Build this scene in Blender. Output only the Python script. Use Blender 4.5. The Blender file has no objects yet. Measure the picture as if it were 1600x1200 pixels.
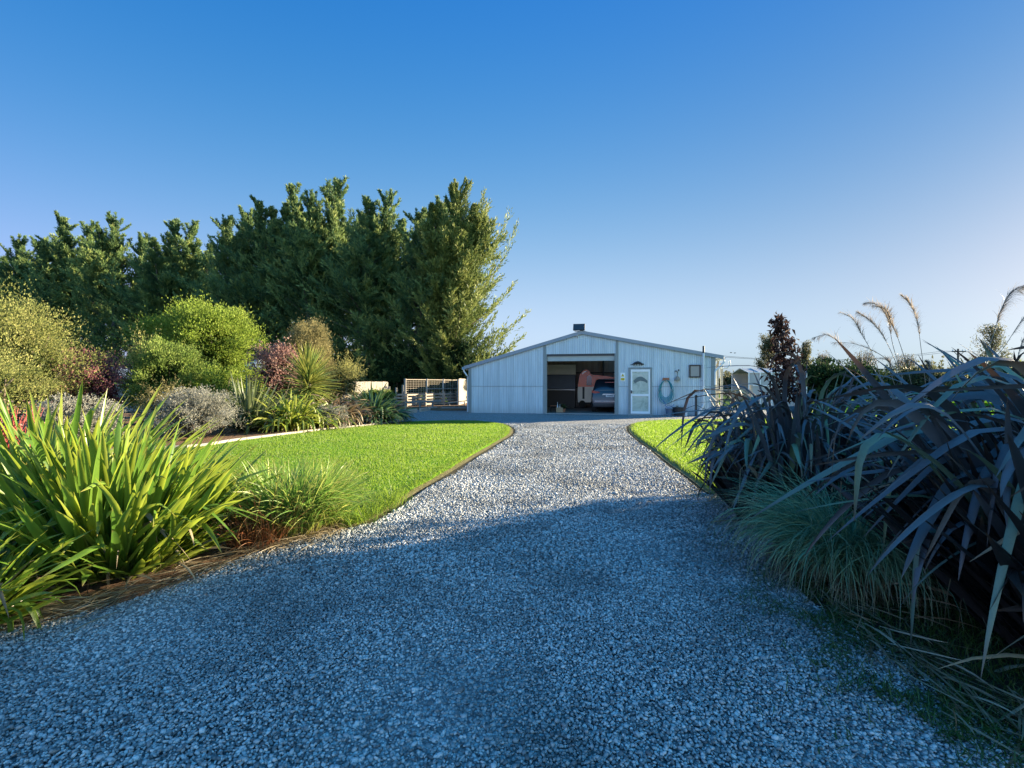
import bpy, bmesh, math, random
import numpy as np
from mathutils import Vector, Matrix
PI = math.pi
R = math.radians
random.seed(7)
sc = bpy.context.scene
COL = sc.collection
CAM_H, FOC = 1.45, 760.0     # eye height in metres, focal length in photo pixels
def G(px, py, z=0.0):
    """ground point (x, y) seen at a pixel of the photo, at height z"""
    Y = (CAM_H - z) * FOC / (py - 600.0)
    return ((px - 800.0) / FOC * Y, Y)
def X(px, Y): return (px - 800.0) / FOC * Y
def Z(py, Y): return CAM_H - (py - 600.0) / FOC * Y

# ---------------------------------------------------------------- linking and tagging
def link(o, parent=None):
    COL.objects.link(o)
    if parent is not None: o.parent = parent
    return o
def tag(o, label=None, cat=None, group=None, kind=None):
    if label: o['label'] = label
    if cat: o['category'] = cat
    if group: o['group'] = group
    if kind: o['kind'] = kind
    return o
def thing(name, label, cat, loc=(0, 0, 0), rz=0.0, group=None):
    o = link(bpy.data.objects.new(name, None))
    o.empty_display_size = .2
    o.location = loc; o.rotation_euler = (0, 0, rz)
    return tag(o, label, cat, group)
def copy_tree(o, parent=None):
    c = o.copy(); COL.objects.link(c); c.parent = parent
    for ch in list(o.children): copy_tree(ch, c)
    return c

# ---------------------------------------------------------------- fast mesh from numpy
def npmesh(name, V, F, mat=None, parent=None, attr=None, smooth=False):
    V = np.ascontiguousarray(V, dtype=np.float32).reshape(-1, 3)
    F = np.ascontiguousarray(F, dtype=np.int32)
    nf, k = F.shape
    me = bpy.data.meshes.new(name)
    me.vertices.add(len(V)); me.vertices.foreach_set('co', V.ravel())
    me.loops.add(nf * k); me.loops.foreach_set('vertex_index', F.ravel())
    me.polygons.add(nf)
    me.polygons.foreach_set('loop_start', np.arange(0, nf * k, k, dtype=np.int32))
    me.polygons.foreach_set('loop_total', np.full(nf, k, dtype=np.int32))
    if smooth: me.polygons.foreach_set('use_smooth', np.ones(nf, dtype=bool))
    me.update(calc_edges=True)
    if attr is not None:
        a = me.attributes.new('lv', 'FLOAT_VECTOR', 'POINT')
        a.data.foreach_set('vector', np.ascontiguousarray(attr, dtype=np.float32).ravel())
    if mat: me.materials.append(mat)
    o = bpy.data.objects.new(name, me)
    return link(o, parent)

class Soup:
    """collects numpy quads"""
    def __init__(s): s.V = []; s.F = []; s.A = []; s.n = 0
    def add(s, V, F, A):
        s.V.append(V); s.F.append(F + s.n); s.A.append(A); s.n += len(V)
    def build(s, name, mat, parent=None, smooth=False):
        return npmesh(name, np.concatenate(s.V), np.concatenate(s.F), mat, parent, np.concatenate(s.A), smooth)

def sstep(x): x = np.clip(x, 0, 1); return x * x * (3 - 2 * x)

def strips(rng, base, az, th0, L, W, droop, p=1.6, kpos=2.0, kamt=0.0, kw=.09, seg=9, cross=3, fold=.35, twist=0.0, azd=0.0,
           taper=3.0, base_w=.55, zmin=.012, rnd=None):
    """strap leaves: curved, tapered, V-folded. all arguments broadcast to N leaves"""
    N = len(base)
    b = lambda v: np.broadcast_to(np.asarray(v, float), (N,))[:, None]
    s = np.linspace(0, 1, seg + 1)[None, :]
    th = b(th0) - b(droop) * s ** b(p) - b(kamt) * sstep((s - b(kpos)) / kw + .5)
    th = np.clip(th, -1.5, 1.56)
    a = b(az) + b(azd) * s
    d = np.stack([np.cos(th) * np.cos(a), np.cos(th) * np.sin(a), np.sin(th)], -1)
    mid = (d[:, 1:] + d[:, :-1]) * .5
    P = np.concatenate([np.zeros((N, 1, 3)), np.cumsum(mid, 1)], 1) * (b(L) / seg)[..., None] + np.asarray(base)[:, None, :]
    P[..., 2] = np.maximum(P[..., 2], zmin)
    side = np.stack([-np.sin(a), np.cos(a), np.zeros_like(a)], -1)
    nrm = np.cross(side, d)
    tw = b(twist) * (0.25 + s)
    side = side * np.cos(tw)[..., None] + nrm * np.sin(tw)[..., None]
    nrm = np.cross(side, d)
    w = b(W) * .5 * (base_w + (1 - base_w) * sstep(s / .35)) * (1 - s ** taper) ** .8
    w = np.maximum(w, .0006)[..., None]
    if cross == 3:
        Q = np.stack([P - side * w, P - nrm * w * fold, P + side * w], 2)
        ac = [0, 1, 0]
    else:
        Q = np.stack([P - side * w, P + side * w], 2); ac = [0, 0]
    S = seg + 1
    V = Q.reshape(-1, 3)
    i = np.arange(N)[:, None, None] * S * cross + np.arange(seg)[None, :, None] * cross + np.arange(cross - 1)[None, None, :]
    F = np.stack([i, i + 1, i + cross + 1, i + cross], -1).reshape(-1, 4)
    if rnd is None: rnd = rng.random(N)
    A = np.zeros((N, S, cross, 3)); A[..., 0] = rnd[:, None, None]; A[..., 1] = s[0][None, :, None]; A[..., 2] = np.array(ac)[None, None, :]
    return V, F, A.reshape(-1, 3)

def unit(v): return v / np.maximum(np.linalg.norm(v, axis=-1, keepdims=True), 1e-9)
def leaves(rng, P, D, L, W, bend=.25, rnd=None, face=None):
    """leaf blades: a bent diamond at P along D"""
    N = len(P); D = unit(D)
    r = rng.normal(size=(N, 3)) if face is None else face + rng.normal(size=(N, 3)) * .5
    S = unit(np.cross(D, r)); Nn = np.cross(S, D)
    L = np.broadcast_to(L, (N,))[:, None]; W = np.broadcast_to(W, (N,))[:, None]
    c = P + D * L * .45 + Nn * L * bend * .3
    V = np.stack([P, c + S * W * .5, P + D * L - Nn * L * bend * .3, c - S * W * .5], 1).reshape(-1, 3)
    F = np.arange(N * 4).reshape(N, 4)
    if rnd is None: rnd = rng.random(N)
    A = np.zeros((N, 4, 3)); A[..., 0] = rnd[:, None]; A[:, 2, 1] = 1; A[:, [1, 3], 1] = .5
    return V, F, A.reshape(-1, 3)

def tube(pts, radii, n=6, cap=True):
    pts = np.asarray(pts, float); k = len(pts)
    radii = np.broadcast_to(radii, (k,))
    t = np.gradient(pts, axis=0); t = unit(t)
    up = np.array([0, 0, 1.]) if abs(t[0][2]) < .9 else np.array([1., 0, 0])
    u = unit(np.cross(t, up)); v = np.cross(t, u)
    ang = np.linspace(0, 2 * PI, n, endpoint=False)
    ring = pts[:, None, :] + radii[:, None, None] * (u[:, None, :] * np.cos(ang)[None, :, None] + v[:, None, :] * np.sin(ang)[None, :, None])
    V = ring.reshape(-1, 3)
    i = np.arange(k - 1)[:, None] * n; j = np.arange(n)[None, :]; j2 = (j + 1) % n
    F = np.stack([i + j, i + j2, i + n + j2, i + n + j], -1).reshape(-1, 4)
    return V, F, np.zeros((len(V), 3))

# ---------------------------------------------------------------- bmesh solids
class MB:
    def __init__(s): s.bm = bmesh.new()
    def box(s, c, d, rot=None, bev=0.0):
        r = bmesh.ops.create_cube(s.bm, size=1.0)
        M = Matrix.Translation(c) @ (rot.to_4x4() if rot else Matrix.Identity(4)) @ Matrix.Diagonal((*d, 1))
        bmesh.ops.transform(s.bm, matrix=M, verts=r['verts'])
        if bev > 0:
            es = list({e for v in r['verts'] for e in v.link_edges})
            bmesh.ops.bevel(s.bm, geom=es, offset=bev, segments=2, affect='EDGES', profile=.6)
        return s
    def box2(s, a, b, bev=0.0):
        return s.box([(a[i] + b[i]) / 2 for i in range(3)], [abs(b[i] - a[i]) for i in range(3)], bev=bev)
    def bar(s, p, q, w, h=None, bev=0.0):
        p = Vector(p); q = Vector(q); d = q - p; h = h or w
        rot = d.to_track_quat('Z', 'Y').to_matrix()
        return s.box((p + q) / 2, (w, h, d.length), rot, bev)
    def cyl(s, p, q, r, r2=None, n=16):
        p = Vector(p); q = Vector(q); d = q - p
        M = Matrix.Translation((p + q) / 2) @ d.to_track_quat('Z', 'Y').to_matrix().to_4x4()
        bmesh.ops.create_cone(s.bm, cap_ends=True, segments=n, radius1=r, radius2=r if r2 is None else r2, depth=d.length, matrix=M)
        return s
    def pipe(s, pts, r, n=8):
        V, F, _ = tube(pts, r, n)
        vs = [s.bm.verts.new(v) for v in V]
        for f in F: s.bm.faces.new([vs[i] for i in f])
        s.bm.faces.new(vs[:n][::-1]); s.bm.faces.new(vs[-n:])
        return s
    def sph(s, c, r, n=12, sc_=(1, 1, 1)):
        M = Matrix.Translation(c) @ Matrix.Diagonal((*sc_, 1))
        bmesh.ops.create_uvsphere(s.bm, u_segments=n, v_segments=max(6, n // 2), radius=r, matrix=M)
        return s
    def prism(s, poly, axis, a, b):
        """poly = list of 2D points in the plane across `axis` ('x': (y,z), 'y': (x,z), 'z': (x,y))"""
        mk = {'x': lambda p, t: (t, p[0], p[1]), 'y': lambda p, t: (p[0], t, p[1]), 'z': lambda p, t: (p[0], p[1], t)}[axis]
        A = [s.bm.verts.new(mk(p, a)) for p in poly]; B = [s.bm.verts.new(mk(p, b)) for p in poly]
        n = len(poly)
        s.bm.faces.new(A); s.bm.faces.new(B[::-1])
        for i in range(n): s.bm.faces.new([A[i], B[i], B[(i + 1) % n], A[(i + 1) % n]])
        return s
    def build(s, name, mat, parent=None, smooth=False):
        bmesh.ops.recalc_face_normals(s.bm, faces=s.bm.faces[:])
        me = bpy.data.meshes.new(name); s.bm.to_mesh(me); s.bm.free()
        if smooth:
            me.polygons.foreach_set('use_smooth', [True] * len(me.polygons))
            me.set_sharp_from_angle(angle=R(40))
        if mat: me.materials.append(mat)
        return link(bpy.data.objects.new(name, me), parent)

# ---------------------------------------------------------------- materials
class NT:
    def __init__(s, name):
        s.m = bpy.data.materials.new(name); s.m.use_nodes = True
        s.t = s.m.node_tree; s.t.nodes.clear()
        s.out = s.n('ShaderNodeOutputMaterial')
    def n(s, t, **kw):
        nd = s.t.nodes.new(t)
        for k, v in kw.items(): setattr(nd, k, v)
        return nd
    def l(s, a, b): s.t.links.new(a, b)
    def val(s, sock, v):
        if isinstance(v, bpy.types.NodeSocket): s.l(v, sock)
        else: sock.default_value = v
    def ramp(s, f, stops, interp='LINEAR'):
        r = s.n('ShaderNodeValToRGB'); r.color_ramp.interpolation = interp
        e = r.color_ramp.elements
        while len(e) > 1: e.remove(e[-1])
        e[0].position = stops[0][0]; e[0].color = (*stops[0][1], 1)
        for p, c in stops[1:]:
            q = e.new(p); q.color = (*c, 1)
        s.l(f, r.inputs[0]); return r.outputs[0]
    def math(s, op, a, b=0.0, c=0.0):
        m = s.n('ShaderNodeMath', operation=op)
        s.val(m.inputs[0], a); s.val(m.inputs[1], b); s.val(m.inputs[2], c)
        return m.outputs[0]
    def mix(s, f, a, b, mode='MIX'):
        m = s.n('ShaderNodeMix', data_type='RGBA', blend_type=mode)
        s.val(m.inputs[0], f)
        for k, v in ((6, a), (7, b)):
            if isinstance(v, bpy.types.NodeSocket): s.l(v, m.inputs[k])
            else: m.inputs[k].default_value = (*v, 1)
        return m.outputs[2]
    def noise(s, scale, detail=3, rough=.55, coord=None, dist=0.0):
        nz = s.n('ShaderNodeTexNoise'); nz.inputs['Scale'].default_value = scale
        nz.inputs['Detail'].default_value = detail; nz.inputs['Roughness'].default_value = rough
        nz.inputs['Distortion'].default_value = dist
        s.l(coord if coord is not None else s.coord(), nz.inputs['Vector']); return nz.outputs[0]
    def coord(s, kind='Object', scale=None):
        if not hasattr(s, '_tc'): s._tc = s.n('ShaderNodeTexCoord')
        o = s._tc.outputs[kind]
        if scale:
            mp = s.n('ShaderNodeMapping'); mp.inputs['Scale'].default_value = scale
            s.l(o, mp.inputs[0]); o = mp.outputs[0]
        return o
    def bump(s, h, strength=.5, dist=.01):
        b = s.n('ShaderNodeBump'); b.inputs['Strength'].default_value = strength; b.inputs['Distance'].default_value = dist
        s.l(h, b.inputs['Height']); return b.outputs[0]
    def pbr(s, col, rough=.7, metal=0.0, spec=.5, normal=None, done=True, **kw):
        p = s.n('ShaderNodeBsdfPrincipled')
        if isinstance(col, bpy.types.NodeSocket): s.l(col, p.inputs['Base Color'])
        else: p.inputs['Base Color'].default_value = (*col, 1)
        s.val(p.inputs['Roughness'], rough); s.val(p.inputs['Metallic'], metal)
        p.inputs['Specular IOR Level'].default_value = spec
        for k, v in kw.items(): s.val(p.inputs[k], v)
        if normal: s.l(normal, p.inputs['Normal'])
        if done: s.l(p.outputs[0], s.out.inputs[0])
        return p.outputs[0]

def plain(name, col, rough=.6, metal=0.0, spec=.5, var=.18, scale=3.0, bump=0.0):
    m = NT(name)
    nz = m.noise(scale, 5, .6)
    c = m.mix(m.math('MULTIPLY', nz, 1.0), tuple(x * (1 - var) for x in col), tuple(min(1, x * (1 + var)) for x in col))
    rr = m.math('MULTIPLY_ADD', nz, .2, rough - .1)
    m.pbr(c, rr, metal, spec, m.bump(m.noise(scale * 12, 4), bump, .004) if bump else None)
    return m.m

def leafmat(name, stops, tip=None, tip_at=.8, transl=.35, rough=.45, spec=.5, tcol=None, base=None, mid=None, patch=.35, streak=True):
    m = NT(name)
    at = m.n('ShaderNodeAttribute', attribute_name='lv')
    sp = m.n('ShaderNodeSeparateXYZ'); m.l(at.outputs['Vector'], sp.inputs[0])
    c = m.ramp(sp.outputs[0], stops)
    big = m.noise(2.2, 4, .6)
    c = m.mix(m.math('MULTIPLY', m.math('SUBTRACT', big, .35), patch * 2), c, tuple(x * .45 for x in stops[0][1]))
    if base: c = m.mix(m.math('SUBTRACT', 1.0, sstep_node(m, sp.outputs[1], 0.0, .35)), c, base)
    if mid: c = m.mix(m.math('MULTIPLY', sp.outputs[2], .5), c, mid)
    if tip: c = m.mix(m.math('MULTIPLY', sstep_node(m, sp.outputs[1], tip_at, 1.0), .85), c, tip)
    if streak:
        nz = m.noise(60, 3, .7)
        c = m.mix(m.math('MULTIPLY', nz, .45), c, tuple(x * .35 for x in stops[0][1]))
    b = m.pbr(c, rough, 0, spec, done=False)
    tr = m.n('ShaderNodeBsdfTranslucent')
    tc = m.mix(.55, c, tcol, 'MIX') if tcol else c
    g = m.n('ShaderNodeGamma'); g.inputs[1].default_value = .85; m.l(tc, g.inputs[0]); m.l(g.outputs[0], tr.inputs[0])
    mx = m.n('ShaderNodeMixShader'); mx.inputs[0].default_value = transl
    m.l(b, mx.inputs[1]); m.l(tr.outputs[0], mx.inputs[2]); m.l(mx.outputs[0], m.out.inputs[0])
    return m.m
def sstep_node(m, v, a, b):
    r = m.n('ShaderNodeMapRange', interpolation_type='SMOOTHSTEP')
    m.l(v, r.inputs[0]); r.inputs[1].default_value = a; r.inputs[2].default_value = b
    return r.outputs[0]

M = {}
# ground surfaces ------------------------------------------------------------
def mk_gravel():
    m = NT('gravel_bed')
    co = m.coord('Object')
    v = m.n('ShaderNodeTexVoronoi'); v.inputs['Scale'].default_value = 42; v.inputs['Randomness'].default_value = 1; m.l(co, v.inputs['Vector'])
    hs = m.n('ShaderNodeSeparateColor'); m.l(v.outputs['Color'], hs.inputs[0])
    c = m.ramp(hs.outputs[0], [(0, (.11, .118, .115)), (.35, (.26, .275, .27)), (.75, (.45, .46, .45)), (1, (.64, .63, .60))])
    edge = sstep_node(m, v.outputs['Distance'], .2, .75)
    c = m.mix(m.math('MULTIPLY', edge, .8), c, (.04, .042, .045))
    big = m.noise(.55, 4, .6)
    c = m.mix(m.math('MULTIPLY', big, .35), c, (.19, .21, .22))
    h = m.math('SUBTRACT', 1.0, v.outputs['Distance'])
    h = m.math('ADD', h, m.math('MULTIPLY', hs.outputs[1], .7))
    m.pbr(c, .75, 0, .35, m.bump(h, .9, .018))
    return m.m
M['gravel'] = mk_gravel()
def mk_pebble():
    m = NT('pebble_stone')
    at = m.n('ShaderNodeAttribute', attribute_name='lv')
    sp = m.n('ShaderNodeSeparateXYZ'); m.l(at.outputs['Vector'], sp.inputs[0])
    c = m.ramp(sp.outputs[0], [(0, (.06, .066, .064)), (.3, (.23, .245, .235)), (.7, (.47, .48, .455)), (.93, (.60, .60, .56)), (1, (.74, .72, .66))])
    c = m.mix(m.math('MULTIPLY', m.noise(220, 3), .4), c, (.18, .20, .22))
    big = m.noise(.8, 4, .6)
    c = m.mix(m.math('MULTIPLY', sstep_node(m, big, .42, .66), .55), c, (.06, .068, .066))
    m.pbr(c, .62, 0, .45)
    return m.m
M['pebble'] = mk_pebble()
def mk_ground():
    m = NT('paddock_ground')
    nz = m.noise(.05, 5, .6); n2 = m.noise(3, 4)
    c = m.ramp(nz, [(.3, (.08, .14, .03)), (.6, (.11, .18, .035)), (.8, (.17, .20, .06))])
    c = m.mix(m.math('MULTIPLY', n2, .4), c, (.08, .12, .02))
    m.pbr(c, 1.0, 0, .0, m.bump(n2, .4, .05))
    return m.m
M['ground'] = mk_ground()
def mk_lawn():
    m = NT('lawn_turf')
    n1 = m.noise(.7, 5, .6); n2 = m.noise(28, 4, .7)
    c = m.ramp(n1, [(.3, (.08, .20, .016)), (.55, (.12, .27, .020)), (.75, (.20, .33, .03))])
    c = m.mix(m.math('MULTIPLY', n2, .35), c, (.04, .09, .012))
    m.pbr(c, 1.0, 0, .0, m.bump(n2, .9, .03))
    return m.m
M['lawn'] = mk_lawn()
def mk_soil(name, a, b, c3, scale=22):
    m = NT(name)
    n1 = m.noise(scale, 6, .75, dist=.6); n2 = m.noise(1.4, 3)
    c = m.ramp(n1, [(.3, a), (.5, b), (.72, c3)])
    c = m.mix(m.math('MULTIPLY', n2, .4), c, a)
    m.pbr(c, .9, 0, .2, m.bump(n1, .9, .03))
    return m.m
M['soil'] = mk_soil('lawn_edge_soil', (.08, .07, .03), (.20, .17, .07), (.34, .29, .14))
M['soil_shade'] = mk_soil('trench_shade_soil', (.02, .018, .01), (.045, .04, .02), (.09, .085, .04))  # dark tone paints the trench shadow along the lawn edges
M['mulch'] = mk_soil('bark_mulch', (.05, .03, .018), (.16, .095, .055), (.30, .19, .12), 30)
M['bed'] = mk_soil('dark_bed_soil', (.018, .016, .012), (.045, .04, .028), (.11, .10, .06), 26)

# buildings ------------------------------------------------------------------
def mk_iron(name, base, dark, seam=None):
    m = NT(name)
    streak = m.noise(1.0, 6, .7, m.coord('Object', (5.0, 5.0, .35)))
    sheet = m.n('ShaderNodeTexWhiteNoise', noise_dimensions='1D')
    sx = m.n('ShaderNodeSeparateXYZ'); m.l(m.coord('Object'), sx.inputs[0])
    m.l(m.math('FLOOR', m.math('DIVIDE', sx.outputs[0], .76)), sheet.inputs['W'])
    spangle = m.noise(14, 4, .7)
    c = m.ramp(streak, [(.25, dark), (.5, base), (.8, tuple(min(1, x * 1.35) for x in base))])
    c = m.mix(m.math('MULTIPLY', sheet.outputs[0], .18), c, dark)
    dirt = sstep_node(m, m.math('ADD', sx.outputs[2], m.math('MULTIPLY', streak, .5)), .75, .15)
    c = m.mix(m.math('MULTIPLY', dirt, .45), c, tuple(x * .55 for x in dark))
    c = m.mix(m.math('MULTIPLY', spangle, .3), c, tuple(x * .7 for x in base))
    # dark line at the sides of each corrugation
    w = m.math('ABSOLUTE', m.math('SINE', m.math('MULTIPLY', sx.outputs[0], PI / .09)))
    c = m.mix(m.math('MULTIPLY', m.math('POWER', w, 5.0), .30), c, tuple(x * .35 for x in base))
    lap_shade = m.math('SUBTRACT', 1.0, sstep_node(m, m.math('ABSOLUTE', m.math('SUBTRACT', sx.outputs[2], 1.335)), .006, .03))  # shadow under the sheet lap, painted into the iron colour
    c = m.mix(m.math('MULTIPLY', lap_shade, .5), c, tuple(x * .4 for x in dark))
    jt = m.math('ABSOLUTE', m.math('SUBTRACT', m.math('FRACT', m.math('DIVIDE', sx.outputs[0], .76)), .5))
    c = m.mix(m.math('MULTIPLY', sstep_node(m, jt, .478, .495), .4), c, tuple(x * .5 for x in dark))
    m.pbr(c, .55, .25, .5)
    return m.m
M['iron'] = mk_iron('galvanised_iron', (.54, .63, .67), (.38, .46, .50))
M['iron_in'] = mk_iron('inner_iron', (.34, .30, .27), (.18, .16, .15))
M['iron_roof'] = mk_iron('roof_iron', (.32, .34, .36), (.2, .22, .24))
M['trim'] = plain('grey_green_trim', (.20, .235, .235), .5, .1, var=.15)
M['barge'] = plain('barge_flashing', (.22, .26, .30), .45, .2)
M['steel_dark'] = plain('dark_steel', (.05, .055, .06), .5, .5)
M['truss'] = plain('truss_steel', (.36, .33, .28), .5, .2)
M['white'] = plain('white_paint', (.78, .79, .78), .45, var=.08)
M['whitep'] = plain('white_plastic', (.62, .65, .66), .4, var=.12)
M['cream'] = plain('cream_board', (.78, .78, .70), .6, var=.15)
M['rollerd'] = plain('roller_door_paint', (.36, .39, .37), .5)
M['film'] = plain('aged_glasshouse_film', (.30, .32, .33), .5)
M['black'] = plain('black_plastic', (.02, .021, .024), .5)
M['rubber'] = plain('tyre_rubber', (.018, .018, .018), .8)
M['conc'] = plain('concrete', (.30, .29, .27), .8, bump=.4, scale=4)
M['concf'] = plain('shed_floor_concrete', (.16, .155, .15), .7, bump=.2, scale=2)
M['blueblk'] = plain('dark_blue_shutter', (.09, .13, .19), .5)
M['terr'] = plain('terracotta', (.30, .12, .06), .7)
M['brick'] = plain('bronze_frame', (.035, .03, .028), .4)
M['ply'] = plain('cardboard', (.32, .22, .13), .8)
def mk_wood(name, a, b, sc_=(30, 30, 1.5)):
    m = NT(name)
    n = m.noise(1.0, 5, .7, m.coord('Object', sc_)); n2 = m.noise(2.0, 3)
    c = m.ramp(n, [(.3, a), (.7, b)])
    c = m.mix(m.math('MULTIPLY', n2, .3), c, tuple(x * .6 for x in a))
    m.pbr(c, .8, 0, .25, m.bump(n, .4, .004))
    return m.m
M['wood'] = mk_wood('weathered_timber', (.20, .17, .13), (.42, .37, .30))
M['woodg'] = mk_wood('grey_timber', (.14, .135, .125), (.30, .285, .26))
M['paling'] = mk_wood('paling_fence_timber', (.20, .18, .15), (.38, .35, .30), (9, 9, .6))
M['woodnew'] = mk_wood('pale_timber_edge', (.28, .25, .21), (.46, .42, .36), (2, 2, 20))
M['bark'] = mk_wood('tree_bark', (.05, .04, .033), (.17, .145, .125), (14, 14, 2))
def mk_glass(name, col, rough=.08):
    m = NT(name); n = m.noise(1.2, 3)
    m.pbr(m.mix(m.math('MULTIPLY', n, .4), col, tuple(x * .6 for x in col)), rough, 0, .8)
    return m.m
M['glass_dark'] = mk_glass('dark_glass', (.012, .014, .018))
M['glass_grey'] = mk_glass('frosted_grey_pane', (.26, .27, .25), .3)
def mk_added_skylight():
    m = NT('added_skylight_sheet')  # for the added roof opening that brightens the interior
    t = m.n('ShaderNodeBsdfTransparent'); t.inputs[0].default_value = (.85, .87, .85, 1)
    g = m.pbr(m.ramp(m.noise(6), [(0, (.4, .42, .4)), (1, (.6, .6, .55))]), .3, done=False)
    x = m.n('ShaderNodeMixShader'); x.inputs[0].default_value = .15
    m.l(t.outputs[0], x.inputs[1]); m.l(g, x.inputs[2]); m.l(x.outputs[0], m.out.inputs[0])
    return m.m
M['added_skylight'] = mk_added_skylight()
M['patch'] = plain('dull_dark_patch', (.10, .14, .14), .5)
def mk_door_glass():
    m = NT('frosted_door_glass')
    n = m.noise(3.0, 5, .65, dist=.8)
    c = m.ramp(n, [(.35, (.30, .36, .30)), (.55, (.46, .52, .44)), (.7, (.56, .50, .42))])
    m.pbr(c, .25, 0, .6)
    return m.m
M['door_glass'] = mk_door_glass()
def mk_paint(name, col, metal=0.0, rough=.3):
    m = NT(name); n = m.noise(2.0, 4)
    m.pbr(m.mix(m.math('MULTIPLY', n, .4), col, tuple(x * .7 for x in col)), rough, metal, .5, None, **{'Coat Weight': .5, 'Coat Roughness': .1})
    return m.m
M['suv'] = mk_paint('blue_grey_car_paint', (.016, .030, .048), .4)
M['orange'] = mk_paint('orange_paint', (1.0, .11, .01))
M['redp'] = mk_paint('red_paint', (.40, .03, .02))
M['silver'] = mk_paint('silver_trim', (.45, .48, .52), .5)
M['carwhite'] = mk_paint('cream_caravan_paint', (.85, .85, .78))
M['taillight'] = mk_paint('tail_light_red', (.35, .01, .02), 0, .15)
M['teal'] = plain('teal_hose', (.01, .22, .26), .4, var=.3, scale=10)
M['bluehose'] = plain('blue_hose', (.01, .10, .38), .4)
M['yellow'] = plain('sign_yellow', (.70, .50, .02), .5)
M['straw'] = leafmat('dry_straw', [(0, (.12, .09, .05)), (.5, (.30, .24, .14)), (1, (.48, .40, .27))], transl=.15, patch=.2)
def mk_mesh_wire():
    m = NT('fence_wire'); m.pbr((.10, .13, .12), .5, .6); return m.m
M['wire'] = mk_mesh_wire()

# foliage ---------------------------------------------------------------------
M['flaxgreen'] = leafmat('green_flax_leaf', [(0, (.08, .18, .022)), (.45, (.14, .27, .03)), (.85, (.24, .36, .05)), (1, (.36, .40, .09))],
                         tip=(.28, .20, .06), tip_at=.9, transl=.40, rough=.38, base=(.20, .24, .08), mid=(.05, .11, .018), tcol=(.44, .52, .03))
M['flaxdark'] = leafmat('bronze_flax_leaf', [(0, (.045, .056, .064)), (.55, (.105, .130, .145)), (.78, (.135, .135, .125)), (.87, (.12, .22, .15)), (1, (.22, .32, .14))],
                        tip=(.09, .06, .045), tip_at=.88, transl=.045, rough=.46, spec=.6, tcol=(.30, .14, .04), patch=.2)
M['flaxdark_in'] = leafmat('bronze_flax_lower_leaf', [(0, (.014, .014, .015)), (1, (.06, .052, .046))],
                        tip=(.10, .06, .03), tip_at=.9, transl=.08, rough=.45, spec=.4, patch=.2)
M['flaxgrey'] = leafmat('olive_striped_flax_leaf', [(0, (0.075, 0.112, 0.045)), (0.6, (0.18, 0.225, 0.09)), (1, (0.36, 0.39, 0.195))], tip=(.2, .13, .06), tip_at=.9, transl=.3, mid=(.05, .06, .02))
M['flaxlime'] = leafmat('yellow_green_strap_leaf', [(0, (0.105, 0.18, 0.022)), (0.5, (0.21, 0.3, 0.033)), (1, (0.42, 0.435, 0.105))], tip=(.25, .18, .06), tip_at=.9, transl=.4, tcol=(.3, .34, .03))
M['flaxdeep'] = leafmat('deep_green_flax_leaf', [(0, (0.027, 0.075, 0.03)), (0.6, (0.053, 0.128, 0.045)), (1, (0.15, 0.24, 0.075))], tip=(.15, .10, .05), transl=.25)
M['flaxbrown'] = leafmat('brown_flax_leaf', [(0, (0.075, 0.053, 0.038)), (0.6, (0.195, 0.135, 0.075)), (1, (0.39, 0.3, 0.15))], tip=(.28, .18, .1), transl=.25)
M['cordy'] = leafmat('cabbage_tree_leaf', [(0, (0.105, 0.195, 0.045)), (0.6, (0.225, 0.3, 0.075)), (1, (0.45, 0.42, 0.105))], tip=(.3, .25, .06), transl=.35, tcol=(.32, .32, .04))
M['carexgreen'] = leafmat('green_sedge', [(0, (0.098, 0.234, 0.029)), (0.6, (0.234, 0.39, 0.058)), (1, (0.546, 0.527, 0.117))], tip=(.36, .26, .08), tip_at=.88, transl=.35, base=(.22, .16, .04))
M['carexrust'] = leafmat('rusty_sedge', [(0, (0.15, 0.053, 0.027)), (0.6, (0.33, 0.12, 0.038)), (1, (0.45, 0.27, 0.105))], tip=(.3, .2, .1), transl=.3)
M['carexblue'] = leafmat('blue_green_tussock', [(0, (.08, .21, .11)), (.6, (.17, .36, .19)), (1, (.34, .46, .22))], tip=(.25, .24, .14), tip_at=.75, transl=.25, base=(.20, .16, .09))
M['grass'] = leafmat('lawn_blade', [(0, (.07, .165, .014)), (.5, (.125, .245, .022)), (.9, (.20, .30, .04)), (1, (.34, .34, .12))], transl=.5, rough=.5, tcol=(.30, .46, .03), patch=.5)
M['weed'] = leafmat('weedy_grass', [(0, (.03, .08, .012)), (.6, (.06, .13, .018)), (1, (.14, .17, .04))], transl=.3)
M['conifer'] = leafmat('macrocarpa_spray', [(0, (.022, .055, .032)), (.4, (.07, .14, .058)), (.75, (.19, .27, .08)), (1, (.42, .44, .13))], transl=.35, rough=.6, spec=.25, patch=.35, streak=False)
M['conifer_lit'] = leafmat('sunlit_macrocarpa_spray', [(0, (.03, .06, .02)), (.4, (.10, .15, .04)), (.8, (.24, .28, .07)), (1, (.38, .38, .13))], transl=.25, rough=.6, spec=.25, patch=.35, streak=False)  # sunlight on the end tree is put into this leaf colour
def bushm(name, a, b, c, **kw):
    d = dict(transl=.35, rough=.6, spec=.15, patch=.3, streak=False); d.update(kw)
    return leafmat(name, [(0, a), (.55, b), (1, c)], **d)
M['b_gold'] = bushm('golden_pittosporum', (0.048, 0.064, 0.016), (0.226, 0.250, 0.071), (0.405, 0.369, 0.143))
M['b_lime'] = bushm('lime_shrub', (0.045, 0.079, 0.009), (0.202, 0.290, 0.035), (0.340, 0.403, 0.076))
M['b_green'] = bushm('mid_green_shrub', (0.032, 0.060, 0.011), (0.154, 0.231, 0.042), (0.280, 0.322, 0.084))
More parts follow.
